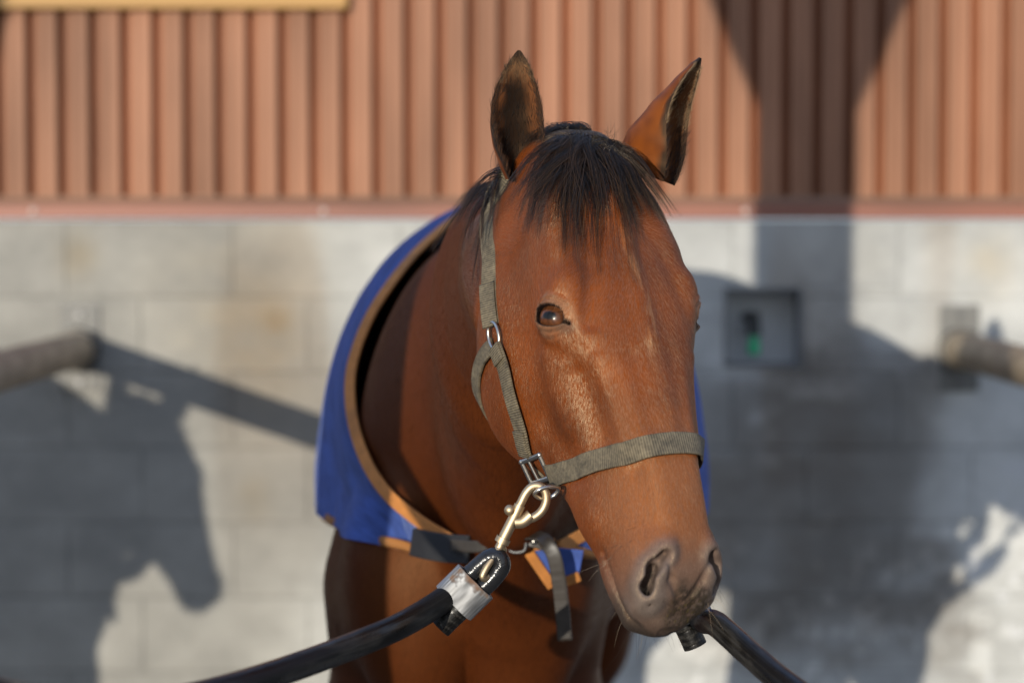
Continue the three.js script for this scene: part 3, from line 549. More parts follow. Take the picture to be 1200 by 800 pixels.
// ears
function earGeo(B, U, O, L, Wd, Dp, bend, roll) {
  U = U.clone().normalize(); O = O.clone().addScaledVector(U, -O.dot(U)).normalize(); const S = V().crossVectors(U, O).normalize();
  const prof = [[0, 0.62], [0.12, 0.80], [0.28, 0.96], [0.42, 1], [0.56, 0.95], [0.7, 0.80], [0.82, 0.58], [0.91, 0.36], [0.97, 0.17], [1, 0.05]], dpf = [[0, 1.05], [0.25, 1], [0.5, 0.72], [0.75, 0.4], [0.92, 0.2], [1, 0.06]];
  const look = (t, h) => { let i = 0; while (i < t.length - 2 && t[i + 1][0] < h) i++; const q = clamp((h - t[i][0]) / (t[i + 1][0] - t[i][0]), 0, 1); return lerp(t[i][1], t[i + 1][1], q * q * (3 - 2 * q) * 0.5 + q * 0.5); };
  const NH = 44, NP = 40, P = [], th = 0.0022;
  for (let side = 0; side < 2; side++) for (let i = 0; i <= NH; i++) {
    const h = i / NH, w = Wd * look(prof, h), d = Dp * look(dpf, h), ph = lerp(2.15, 1.55, sstep(0, 0.75, h));
    const c = B.clone().addScaledVector(U, L * h).addScaledVector(O, bend * h * h * L).addScaledVector(S, roll * L * Math.sin(h * Math.PI) );
    for (let j = 0; j <= NP; j++) {
      const f = (j / NP * 2 - 1) * ph, e = Math.abs(j / NP * 2 - 1), inset = side ? th * 2 * (1 - Math.pow(e, 8)) : 0;
      const x = Math.sin(f) / (ph > Math.PI / 2 ? 1 : Math.sin(ph)) * Math.max(w - inset, 0.0004), z = -Math.cos(f) * Math.max(d - inset, 0.0004);
      P.push(c.clone().addScaledVector(S, x).addScaledVector(O, z));
    }
  }
  const pos = [], idx = [], M = NP + 1, off = (NH + 1) * M; for (const p of P) pos.push(p.x, p.y, p.z);
  for (let s = 0; s < 2; s++) for (let i = 0; i < NH; i++) for (let j = 0; j < NP; j++) { const a = s * off + i * M + j, b = a + M; s ? idx.push(a, b, a + 1, a + 1, b, b + 1) : idx.push(a, a + 1, b, a + 1, b + 1, b); }
  for (let i = 0; i < NH; i++) for (const j of [0, NP]) { const a = i * M + j, b = a + M, c = a + off, d = b + off; j ? idx.push(a, c, b, b, c, d) : idx.push(a, b, c, b, d, c); }
  const g = new THREE.BufferGeometry(); g.setAttribute('position', new THREE.Float32BufferAttribute(pos, 3)); g.setIndex(idx); g.computeVertexNormals();
  const col = [], hr = [];
  for (let s = 0; s < 2; s++) for (let i = 0; i <= NH; i++) for (let j = 0; j <= NP; j++) {
    const h = i / NH, e = Math.abs(j / NP * 2 - 1), p = P[s * off + i * M + j], nz = noise(p.x * 90, p.y * 90, p.z * 90);
    let c = s ? [0.14, 0.05, 0.018] : [0.135 * (1 + 0.35 * nz), 0.034 * (1 + 0.35 * nz), 0.0062]; const mix = (k, t) => { t = clamp(t, 0, 1); c = c.map((v, q) => lerp(v, k[q], t)); };
    if (s) { mix([0.008, 0.005, 0.004], sstep(0.78, 0.25, e + nz * 0.15) * sstep(0.97, 0.7, h)); mix([0.20, 0.12, 0.06], sstep(0.72, 0.95, h) * 0.5); }
    mix([0.011, 0.009, 0.008], Math.max(sstep(0.86, 0.96, e + nz * 0.05), sstep(0.86, 0.97, h + nz * 0.05)));
    col.push(...c);
  }
  g.setAttribute('color', new THREE.Float32BufferAttribute(col, 3)); return { g, P, M, off, NH, NP, U, O };
}
const earR = earGeo(V(0.0125, 1.640, 3.425), V(-0.03, 1, 0.02), V(0.12, -0.05, 1), 0.156, 0.0330, 0.030, 0.03, -0.03);
const earL = earGeo(V(0.171, 1.645, 3.375), V(0.37, 0.92, 0.06), V(0.84, -0.30, 0.46), 0.158, 0.0350, 0.050, 0.03, 0.01);
skin.deleteAttribute('uv');
const hide = mergeGeometries([skin, earR.g, earL.g]);
horse.children.find((c) => c.name === 'body').geometry = hide;
// long hair: strands are thin three-sided tapering tubes
function Strands() { this.pos = []; this.nor = []; this.col = []; this.idx = []; }
Strands.prototype.add = function (pts, r0, r1, c0, c1) {
  const n = pts.length, base = this.pos.length / 3; let side = V(0.3, 0.2, 1);
  for (let i = 0; i < n; i++) {
    const t = pts[Math.min(i + 1, n - 1)].clone().sub(pts[Math.max(i - 1, 0)]).normalize(), s = V().crossVectors(t, side).normalize(), b = V().crossVectors(s, t), f = i / (n - 1), r = lerp(r0, r1, f);
    for (let k = 0; k < 3; k++) { const a = k * 2.0944, d = s.clone().multiplyScalar(Math.cos(a)).addScaledVector(b, Math.sin(a)); this.pos.push(pts[i].x + d.x * r, pts[i].y + d.y * r, pts[i].z + d.z * r); this.nor.push(d.x, d.y, d.z); for (let q = 0; q < 3; q++) this.col.push(lerp(c0[q], c1[q], f)); }
    if (i) for (let k = 0; k < 3; k++) { const a = base + (i - 1) * 3 + k, a2 = base + (i - 1) * 3 + (k + 1) % 3; this.idx.push(a, a + 3, a2, a2, a + 3, a2 + 3); }
  }
};
Strands.prototype.geo = function () { const g = new THREE.BufferGeometry(); g.setAttribute('position', new THREE.Float32BufferAttribute(this.pos, 3)); g.setAttribute('normal', new THREE.Float32BufferAttribute(this.nor, 3)); g.setAttribute('color', new THREE.Float32BufferAttribute(this.col, 3)); g.setIndex(this.idx); return g; };
const hairMat = phy({ vertexColors: true, roughness: 0.34, ior: 1.5, specularColor: rgb(1, 0.88, 0.74) });
function flow(root, dirAt, steps, len, lift, stiff) {   // lays a strand over the hide
  const pts = [root.clone()]; let d = dirAt(0, root).clone();
  for (let i = 1; i <= steps; i++) {
    const t = i / steps, p = pts[i - 1].clone(), w = dirAt(t, p); d.lerp(w, stiff).normalize(); p.addScaledVector(d, len);
    const f = horseField(p.x, p.y, p.z), L = lift * (0.25 + 0.75 * Math.sin(Math.min(1, t * 1.6) * Math.PI * 0.5));
    if (f < L) { const n = normalAt(p, 0.004); p.addScaledVector(n, L - f); d.copy(p).sub(pts[i - 1]).normalize(); }
    pts.push(p);
  }
  return pts;
}
{
  const R = rng(77), S = new Strands(), dn = headDir(0, 1, 0), out = headDir(0, 0, 1), left = headDir(1, 0, 0), tips = [];
  const bunch = 140;
  for (let b = 0; b < bunch; b++) {
    // every lock has its own aim; most fall to the horse's right
    const q = R(), ru = lerp(-50, 36, q) + (R() - 0.5) * 12, ra = lerp(-88, 34, Math.pow(R(), 0.85)), left0 = R() < 0.95 - 0.75 * q * q;
    const aim = left0 ? lerp(-1.95, -0.1, Math.pow(R(), 0.85)) : lerp(-0.2, 0.95, R()), total = (left0 ? lerp(0.10, 0.21, R()) : lerp(0.08, 0.16, R())) * (1 - 0.15 * Math.abs(aim)) * (1 + ra * -0.002);
    const lift0 = lerp(0.003, 0.020, Math.pow(R(), 1.3)), wob = R() * 6.28;
    let master = []; const rootC = toSurface(headPt(ru, ra, 10), -0.002);
    const n = 20, tw = (R() - 0.5) * 0.5;
    for (let k = 0; k < n; k++) {
      const root = rootC.clone().addScaledVector(left, (R() - 0.5) * 0.014).addScaledVector(dn, (R() - 0.5) * 0.016), a2 = aim + (R() - 0.5) * 0.28, lf = Math.max(0.0015, lift0 + (R() - 0.5) * 0.006), len = total * lerp(0.7, 1.12, R()), st = 15, w2 = (R() - 0.5) * 0.5;
      const pts = flow(root, (t) => dn.clone().multiplyScalar(0.35 + t * 0.8).addScaledVector(left, a2 * (0.85 - 0.35 * t) + 0.16 * Math.sin(wob + t * 6) + w2 * t * t * 0.5).addScaledVector(out, 0.9 * (1 - t * 3.2) * (t < 0.31 ? 1 : 0) * (0.4 + R() * 0.5)).add(V(0, -0.35 * t, 0)).normalize(), st, len / st, lf, 0.55);
      const v = R(), dark = v < 0.4 ? [0.008, 0.0055, 0.004] : [0.0035, 0.0027, 0.0022], tip = v < 0.28 ? [0.10, 0.052, 0.025] : v < 0.6 ? [0.03, 0.0165, 0.0095] : [0.005, 0.0037, 0.003];
      for (let i = 0; i <= st; i++) { if (k && master.length > i) pts[i].lerp(master[i], 0.64 * sstep(0.05, 0.8, i / st)); } if (!k) master = pts.map((v) => v.clone());
      S.add(pts, lerp(0.0002, 0.00038, R()), 0.00005, dark, tip);
    }
  }
  for (let k = 0; k < 70; k++) {                        // loose short hairs that stand up at the poll
    const root = toSurface(headPt((R() - 0.5) * 80, lerp(-30, 20, R()), 10), 0.012), d = V((R() - 0.5) * 1.2, 1, (R() - 0.5) * 0.8 + 0.2).normalize(), L = lerp(0.01, 0.03, R()), bend = (R() - 0.5) * 0.02;
    const pts = []; for (let i = 0; i <= 6; i++) pts.push(root.clone().addScaledVector(d, L * i / 6).add(V(bend * (i / 6) ** 2, -Math.abs(bend) * (i / 6) ** 2, 0)));
    S.add(pts, 0.00022, 0.00006, [0.012, 0.009, 0.007], [0.06, 0.04, 0.025]);
  }
  part('forelock', S.geo(), hairMat, horse);
  // soft hair inside the ears and along their rims
  const EH = new Strands();
  for (const [ear, light] of [[earR, 0], [earL, 1]]) for (let k = 0; k < 2600; k++) {
    const i = Math.floor(lerp(0.03, 0.93, R()) * ear.NH), rim = R() < 0.5, side = R() < 0.5 ? 0 : ear.NP, j = rim ? clamp(side ? ear.NP - Math.floor(R() * 5) : Math.floor(R() * 5), 0, ear.NP) : Math.floor(R() * (ear.NP + 1)), h = i / ear.NH;
    const p = ear.P[ear.off + i * ear.M + j], mid = ear.P[ear.off + i * ear.M + ear.NP / 2], inw = mid.clone().sub(p), l = inw.length(); if (l > 1e-6) inw.divideScalar(l);
    const d = ear.U.clone().multiplyScalar(0.9).addScaledVector(ear.O, lerp(0.1, 0.5, R())).addScaledVector(inw, lerp(-0.25, 0.5, R()) * (rim ? 1 : 0.2)).add(V((R() - 0.5) * 0.5, (R() - 0.5) * 0.4, (R() - 0.5) * 0.4)).normalize(), L = lerp(0.006, 0.017, R()) * (1 - 0.45 * h), pts = [];
    const curl = inw.clone().multiplyScalar((R() - 0.3) * L * 0.5); for (let q = 0; q <= 5; q++) { const t2 = q / 5; pts.push(p.clone().addScaledVector(d, L * t2).addScaledVector(curl, t2 * t2)); }
    const e = Math.abs(j / ear.NP * 2 - 1), v = R(); let c = light ? (h > 0.42 ? [0.34, 0.22, 0.115] : v < 0.6 ? [0.014, 0.01, 0.008] : [0.12, 0.05, 0.02]) : (e < 0.55 ? [0.010, 0.007, 0.005] : v < 0.45 ? [0.15, 0.062, 0.022] : [0.02, 0.013, 0.009]); if (!light && h > 0.74 && v < 0.6) c = [0.2, 0.115, 0.055];
    EH.add(pts, 0.00022, 0.00006, c, c);
  }
  part('ear_hair', EH.geo(), std({ vertexColors: true, roughness: 0.8 }), horse);
  // whiskers, chin hairs and eyelashes
  const WH = new Strands();
  for (let k = 0; k < 110; k++) {
    const s = R() < 0.5 ? -1 : 1, low = R() < 0.45, root = toSurface(low ? headPt(s * R() * 40, lerp(520, 600, R()), -150) : headPt(s * lerp(25, 62, R()), lerp(490, 590, R()), lerp(-110, -40, R())), -0.001), n = normalAt(root, 0.004), L = lerp(0.012, 0.05, R() * R()) + (low ? 0.012 : 0), d = n.clone().add(V((R() - 0.5) * 0.7, -0.35 - R() * 0.3, (R() - 0.5) * 0.5)).normalize(), pts = [], cv = V((R() - 0.5) * 0.02, -0.012 * R(), 0);
    for (let q = 0; q <= 7; q++) pts.push(root.clone().addScaledVector(d, L * q / 7).addScaledVector(cv, (q / 7) ** 2)); const c = R() < 0.25 ? [0.25, 0.19, 0.13] : [0.03, 0.022, 0.017];
    WH.add(pts, 0.00019, 0.00005, c, c);
  }
  for (const s of [-1, 1]) for (let k = 0; k < 46; k++) {
    const q = lerp(-0.95, 0.8, R()), ax = (o, l, h) => { const v = V(EYEC[0], EYEC[1], EYEC[2]).addScaledVector(E0, o).addScaledVector(E1, l).addScaledVector(E2, h); return headPt(v.x * s, v.y, v.z); };
    const h = lidEdge(q, true) + 0.5, o = Math.sqrt(Math.max(20, 24.5 * 24.5 - (q * LW) ** 2 - h * h)), L = lerp(5, 10, R()), pts = [], sl = (R() - 0.5) * 5 - q * 3; for (let i = 0; i <= 6; i++) { const t2 = i / 6; pts.push(ax(o - 1 + L * t2 * 0.95, q * LW + sl * t2, h + L * (-0.25 * t2 + 0.45 * t2 * t2))); }
    WH.add(pts, 0.00022, 0.00006, [0.012, 0.009, 0.007], [0.02, 0.014, 0.01]);
  }
  part('whiskers', WH.geo(), hairMat, horse).userData.kind = 'stuff';
  // mane along the crest
  const Mn = new Strands(); const crest = [];
  for (let i = 0; i <= 60; i++) {
    const z = lerp(3.40, 2.62, i / 60); let y = 1.80; const xc = lerp(0.085, -0.01, sstep(0, 0.5, i / 60));
    while (y > 1.2 && horseField(xc, y, z) > 0.001) y -= 0.003; crest.push(V(xc, y, z));
  }
  const cc = new THREE.CatmullRomCurve3(crest);
  for (let k = 0; k < 3600; k++) {
    const t = Math.pow(R(), 1.15), root = cc.getPoint(t).add(V((R() - 0.5) * 0.03, -0.002, (R() - 0.5) * 0.01)), len = lerp(0.06, 0.13, R()) * (0.8 + 0.3 * noise(t * 40, 3, 1)), lf = lerp(0.002, 0.014, R()), dx = lerp(-1, -0.55, R()), dz = 0.25 + 0.25 * noise(t * 25, 1, 7);
    const pts = flow(root, (q) => V(dx * (1 - q * 0.7), 0.5 - q * 2.2, dz * 0.7 + 0.1 * Math.sin(q * 4 + t * 60)).normalize(), 11, len / 11, lf, 0.5);
    const v = R(); Mn.add(pts, lerp(0.0003, 0.00055, R()), 0.00008, [0.005, 0.004, 0.0032], v < 0.2 ? [0.035, 0.021, 0.013] : [0.007, 0.005, 0.004]);
  }
  part('mane', Mn.geo(), hairMat, horse);
}
// short coat: blades of hair lying along the hide, dense on the head, sparser behind
{
  const R = rng(4242), p = skin.attributes.position, nn = skin.attributes.normal, ix = skin.index.array, tri = ix.length / 3, cum = new Float64Array(tri); let tot = 0;
  const A = V(), B2 = V(), C = V(), N = V(), D = V(), S = V(), Q = V();
  for (let t = 0; t < tri; t++) {
    A.fromBufferAttribute(p, ix[3 * t]); B2.fromBufferAttribute(p, ix[3 * t + 1]); C.fromBufferAttribute(p, ix[3 * t + 2]);
    const cx = (A.x + B2.x + C.x) / 3, cy = (A.y + B2.y + C.y) / 3, cz = (A.z + B2.z + C.z) / 3; N.fromBufferAttribute(nn, ix[3 * t]);
    const ar = B2.sub(A).cross(C.sub(A)).length() / 2, toEye = V(EYE.x - cx, EYE.y - cy, EYE.z - cz).normalize().dot(N);
    const [u, a, n] = toHead(cx, cy, cz), head = a > -60 && a < 650 && n > -280 && cz > 3.2;
    let w = head ? (n > -260 ? 1 : 0.3) : cz > 2.6 && cy > 0.9 ? 0.22 : 0; if (toEye < -0.35) w *= 0.15;
    if (head) { const [o, l, hh] = eyeLocal(Math.abs(u) - EYEC[0], a - EYEC[1], n - EYEC[2]); if (o > 0 && o < 40 && Math.abs(l) < 40) { const ho = eyeHole(l, hh); if (ho < 3) w = 0; else if (ho < 9) w *= 0.4; } const [U2, A2, N2] = unwarp(u, a, n); let d = 1e9; for (const [P, Q2, r] of NOS) d = Math.min(d, Math.sqrt(seg(Math.abs(U2), A2, N2, [...P, ...Q2])) - r); if (a > 480 && d < 2) w = 0; }
    tot += ar * w; cum[t] = tot;
  }
  const COUNT = FURN, blade = new THREE.BufferGeometry(), bp = [], bi = [], bn = [];
  for (let i = 0; i <= 2; i++) { const t = i / 2, w = 0.5 * (1 - t * 0.85), h = 0.18 * t - 0.10 * t * t; for (const s of [-1, 0, 1]) { bp.push(s * w, h * 1 + (s ? 0 : 0.35 * w) * 0.06, t); bn.push(s * 0.022, 0.95, 0); } }
  for (let i = 0; i < 2; i++) for (let j = 0; j < 2; j++) { const a = i * 3 + j; bi.push(a, a + 3, a + 1, a + 1, a + 3, a + 4); }
  blade.setAttribute('position', new THREE.Float32BufferAttribute(bp, 3)); blade.setAttribute('normal', new THREE.Float32BufferAttribute(bn, 3)); blade.setIndex(bi);
  const M = new THREE.Matrix4(), col = new THREE.Color(), sets = [[], []];
  for (let q = 0; q < COUNT; q++) {
    const r = R() * tot; let lo = 0, hi = tri - 1; while (lo < hi) { const m = (lo + hi) >> 1; cum[m] < r ? lo = m + 1 : hi = m; }
    let s = R(), t2 = R(); if (s + t2 > 1) { s = 1 - s; t2 = 1 - t2; } const w0 = 1 - s - t2, [i0, i1, i2] = [ix[3 * lo], ix[3 * lo + 1], ix[3 * lo + 2]];
    const P = V(p.getX(i0) * w0 + p.getX(i1) * s + p.getX(i2) * t2, p.getY(i0) * w0 + p.getY(i1) * s + p.getY(i2) * t2, p.getZ(i0) * w0 + p.getZ(i1) * s + p.getZ(i2) * t2);
    N.set(nn.getX(i0) * w0 + nn.getX(i1) * s + nn.getX(i2) * t2, nn.getY(i0) * w0 + nn.getY(i1) * s + nn.getY(i2) * t2, nn.getZ(i0) * w0 + nn.getZ(i1) * s + nn.getZ(i2) * t2).normalize();
    const [u, a, n] = toHead(P.x, P.y, P.z), head = a > -60 && a < 650 && n > -280 && P.z > 3.2;
    // the lie of the coat: away from the whorl on the forehead, down the nose, back along cheek and neck
    if (head) { const k = sstep(330, 140, a); D.copy(headDir(0, 1, 0)).addScaledVector(headDir(1, 0, 0), clamp(u / 60, -1.3, 1.3) * (0.25 + 0.5 * k)).addScaledVector(headDir(0, 0, 1), -0.5 * sstep(-20, -90, n)); if (a < 170) D.lerp(V(-headDir(0, 1, 0).x, -headDir(0, 1, 0).y, -headDir(0, 1, 0).z).addScaledVector(headDir(1, 0, 0), u / 50), sstep(170, 60, a) * 0.7); }
    else D.set(-0.1, -0.85, -0.5);
    const sw = fbm(P.x * 22, P.y * 22, P.z * 22, 2) * 0.5 + (R() - 0.5) * 0.45;
    D.addScaledVector(N, -D.dot(N)).normalize(); S.crossVectors(N, D).normalize(); D.addScaledVector(S, sw).normalize(); S.crossVectors(N, D).normalize();
    const muz = head ? sstep(470, 560, a) : 0, L = lerp(0.0062, 0.0030, muz) * lerp(0.7, 1.25, R()) * (head ? 1 : 1.3), wd = lerp(0.00024, 0.00018, muz) * lerp(0.8, 1.3, R()) * (head ? 1 : 1.5);
    const up = V().copy(N).addScaledVector(S, (R() - 0.5) * 0.55).addScaledVector(D, -0.35 * R()).normalize(); S.crossVectors(up, D).normalize(); Q.crossVectors(D, S);
    M.set(S.x * wd, up.x * L, D.x * L, P.x, S.y * wd, up.y * L, D.y * L, P.y, S.z * wd, up.z * L, D.z * L, P.z, 0, 0, 0, 1);
    const set = sets[head ? 0 : 1];
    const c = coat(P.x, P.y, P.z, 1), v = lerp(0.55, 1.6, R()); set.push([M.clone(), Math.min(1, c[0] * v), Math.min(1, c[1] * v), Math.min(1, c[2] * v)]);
  }
  [phy({ color: 0xffffff, roughness: 0.44, ior: 2.3, specularColor: rgb(1, 0.80, 0.52) }), phy({ color: 0xffffff, roughness: 0.5, ior: 1.5, specularColor: rgb(1, 0.62, 0.32) })].forEach((m, k) => {
    const fur = new THREE.InstancedMesh(blade, m, sets[k].length); sets[k].forEach(([mt, r, g, b], q) => { fur.setMatrixAt(q, mt); fur.setColorAt(q, col.setRGB(r, g, b)); });
    fur.name = 'fur'; fur.userData.kind = 'stuff'; fur.castShadow = fur.receiveShadow = true; horse.add(fur);
  });
}


// ------------------------------------------------------------------ halter
const webTex = dataTex(64, 64, (u, v) => { const r = Math.pow(Math.abs(Math.sin(u * Math.PI * 4)), 0.7), k = 0.5 + 0.5 * Math.sin(v * Math.PI * 2 * 12 + (Math.floor(u * 4) % 2) * 3.14); const h = 0.25 + 0.6 * r + 0.15 * k * r; return [h, h, h]; });
webTex.repeat.set(1 / 0.012, 1 / 0.026);
const webCol = dataTex(256, 64, (u, v) => { const e = Math.abs(v - 0.5) * 2, n = tnoise(u * 8, v * 3, 8, 3, 3) * 0.5 + tnoise(u * 40, v * 12, 40, 12, 9) * 0.5, g = 0.80 + n * 0.22 - (Math.abs(Math.sin(u * Math.PI * 40)) < 0.35 ? 0.16 : 0); return [g, g * 0.985, g * 0.95]; }, true);
webCol.repeat.set(1 / 0.12, 1 / 0.026);
const webMat = std({ color: rgb(0.20, 0.165, 0.108), map: webCol, roughness: 0.75, bumpMap: webTex, bumpScale: 0.0016 });
const steelMat = std({ color: rgb(0.50, 0.47, 0.42), roughness: 0.32, metalness: 1 }), brassMat = std({ color: rgb(0.50, 0.385, 0.245), roughness: 0.5, metalness: 1 });
const halter = thing('halter', 'worn grey brown webbing halter with steel rings on the horse\'s head', 'halter');
function strap(name, nodes, width, lift, n = 90, mat = webMat, parent = halter, thick = 0.0028, turn = 0) {   // turn: how far the strap stands up towards the face
  const c = new THREE.CatmullRomCurve3(nodes.map((p) => headPt(...p)), false, 'centripetal'), pts = [], nor = [], N = Math.max(8, nodes.length * 4);
  for (let i = 0; i <= N; i++) { const q = toSurface(c.getPoint(i / N), lift, 6); pts.push(q); nor.push(normalAt(q, 0.007).addScaledVector(headDir(0, 0, 1), turn).normalize()); }
  return part(name, belt(pts, nor, width, thick, n), mat, parent);
}
const wire = (pts, r, n = 48, closed = true) => tube(pts, r, n, 10, closed);
function ovalRing(c, ax, bx, a, b, r) { const p = []; for (let i = 0; i < 16; i++) { const t = i / 16 * Math.PI * 2; p.push(c.clone().addScaledVector(ax, a * Math.cos(t)).addScaledVector(bx, b * Math.sin(t))); } return wire(p, r, 64); }
strap('crown_strap', [[-103, 158, -165], [-96, 112, -160], [-87, 65, -157], [-76, 28, -164], [-64, -8, -172], [-52, -40, -150], [-30, -58, -110], [0, -64, -90], [30, -58, -110], [52, -40, -150], [64, -8, -172], [87, 65, -157], [103, 158, -165]], 0.0225, 0.0035, 160, webMat, halter, 0.0028, 0.75);
for (const s of [-1, 1]) {
  strap('strap_end', [[-103 * s, 160, -165], [-99 * s, 135, -162], [-94 * s, 104, -160]], 0.021, 0.0066, 24, webMat, halter, 0.0028, 0.75);
  strap('cheek_strap', [[-102 * s, 186, -166], [-99 * s, 215, -165], [-96 * s, 243, -170], [-91 * s, 268, -177], [-83 * s, 292, -188], [-74 * s, 314, -206]], 0.0235, 0.006, 60);
  strap('strap_end', [[-84 * s, 289, -187], [-74 * s, 313, -205]], 0.022, 0.0092, 20);
  strap('strap_end', [[-102 * s, 186, -166], [-99 * s, 208, -165]], 0.022, 0.0092, 20);
  // oval ring below the crown strap
  const rc = toSurface(headPt(-102 * s, 172, -165), 0.006), rn = normalAt(rc, 0.008), rd = headDir(0, 1, 0); rd.addScaledVector(rn, -rd.dot(rn)).normalize(); const rs = V().crossVectors(rn, rd).normalize();
  part('ring', ovalRing(rc, rd, rs, 0.0175, 0.0125, 0.0022), steelMat, halter);
}
strap('noseband', [[-71, 352, -186], [-69, 360, -165], [-68, 373, -125], [-67, 389, -70], [-55, 399, -31], [-35, 404, -6], [-3, 403, -1], [24, 403, -4], [44, 402, -18], [58, 400, -40], [67, 389, -70], [68, 373, -125], [69, 360, -165], [71, 352, -186]], 0.0265, 0.0035, 150);
strap('throat_strap', [[-102, 180, -176], [-103, 177, -197], [-103, 177, -222], [-99, 184, -252], [-86, 203, -287], [-52, 222, -316], [0, 228, -322], [52, 222, -316], [86, 203, -287], [99, 184, -252], [103, 177, -222], [102, 180, -176]], 0.0215, 0.004, 110, webMat, halter, 0.0028, 0.55);
strap('chin_strap', [[-72, 335, -214], [-60, 335, -226], [-35, 335, -244], [0, 335, -250], [35, 335, -244], [60, 335, -226], [72, 335, -214]], 0.0235, 0.0012, 60);
const fit = [];
for (const s of [-1, 1]) {                               // square fitting where cheek strap, noseband and chin strap meet
  const c = toSurface(headPt(-72 * s, 335, -203), 0.0085), n = normalAt(c, 0.012).addScaledVector(V(0, 0, 1), s > 0 ? 0.5 : 0).normalize(), d = headPt(-69 * s, 360, -165).sub(headPt(-74 * s, 314, -206)); d.set(0.15 * s, -1, 0.2); d.addScaledVector(n, -d.dot(n)).normalize(); const e = V().crossVectors(d, n).normalize(); if (e.x * s < 0) e.negate();
  fit.push({ c, n, d, e });
  const P = (x, y, z = 0) => c.clone().addScaledVector(e, x).addScaledVector(d, y).addScaledVector(n, z), rod = (a, b, r) => tube([a, a.clone().lerp(b, 0.5), b], r, 8, 10);
  part('square_fitting', [rod(P(-0.017, -0.014), P(0.017, -0.017), 0.0033), rod(P(-0.017, 0.015), P(0.017, 0.013), 0.0033), rod(P(-0.017, -0.015), P(-0.017, 0.016), 0.0033), rod(P(0.017, -0.018), P(0.017, 0.014), 0.0035), rod(P(-0.005, -0.015), P(-0.004, 0.015), 0.0022), ...[[-0.017, -0.014], [0.017, -0.017], [-0.017, 0.015], [0.017, 0.013]].map(([x, y]) => new THREE.SphereGeometry(0.0038, 10, 8).translate(...P(x, y).toArray()))], steelMat, halter);
}
// ------------------------------------------------------------------ tie hoses with crimp and swivel snap
const rubberTex = dataTex(256, 256, (u, v) => { let n = 0, a = 0.5; for (let o = 0, p = 4; o < 5; o++, p *= 2, a *= 0.6) n += a * tnoise(u * p * 2, v * p / 2, p * 2, p / 2, o + 21); const g = clamp(0.55 + n * 0.5, 0, 1); return [g, g, g]; });
rubberTex.repeat.set(3, 2);
const dustTex = dataTex(256, 256, (u, v) => { let n = 0, a = 0.5; for (let o = 0, p = 4; o < 5; o++, p *= 2, a *= 0.62) n += a * tnoise(u * p, v * p * 2, p, p * 2, o + 141); const s = sstep(0.28, 0.5, tnoise(u * 3, v * 60, 3, 60, 7)) * 0.25, g = 0.42 + sstep(0.0, 0.6, n) * 0.5 + s; return [g, g * 0.97, g * 0.92]; }, true);
dustTex.repeat.set(6, 1);
const rubberMat = phy({ color: rgb(0.028, 0.027, 0.026), map: dustTex, roughness: 0.78, roughnessMap: rubberTex, specularIntensity: 0.5, bumpMap: rubberTex, bumpScale: 0.0003 }), tapeMat = phy({ color: rgb(0.012, 0.012, 0.013), roughness: 0.22, bumpMap: rubberTex, bumpScale: 0.001 });
const crimpTex = dataTex(128, 128, (u, v) => { const n = tnoise(u * 3, v * 3, 3, 3, 5) * 0.6 + tnoise(u * 9, v * 9, 9, 9, 6) * 0.3 + tnoise(u * 24, v * 24, 24, 24, 16) * 0.15, r = sstep(0.15, 0.6, n) * 0.7, g = 0.58 + 0.12 * tnoise(u * 40, v * 4, 40, 4, 8); return [lerp(g, 0.42, r), lerp(g, 0.27, r), lerp(g, 0.17, r)]; }, true);
const crimpRough = dataTex(128, 128, (u, v) => { const n = tnoise(u * 3, v * 3, 3, 3, 5) * 0.6 + tnoise(u * 9, v * 9, 9, 9, 6) * 0.3 + tnoise(u * 24, v * 24, 24, 24, 16) * 0.15, r = 0.62 + 0.34 * sstep(0.05, 0.5, n); return [r, r, 0.9 - sstep(0.2, 0.6, n) * 0.7]; });
const crimpMat = std({ color: rgb(0.95, 0.95, 0.95), map: crimpTex, roughness: 1, roughnessMap: crimpRough, metalness: 1, metalnessMap: crimpRough });
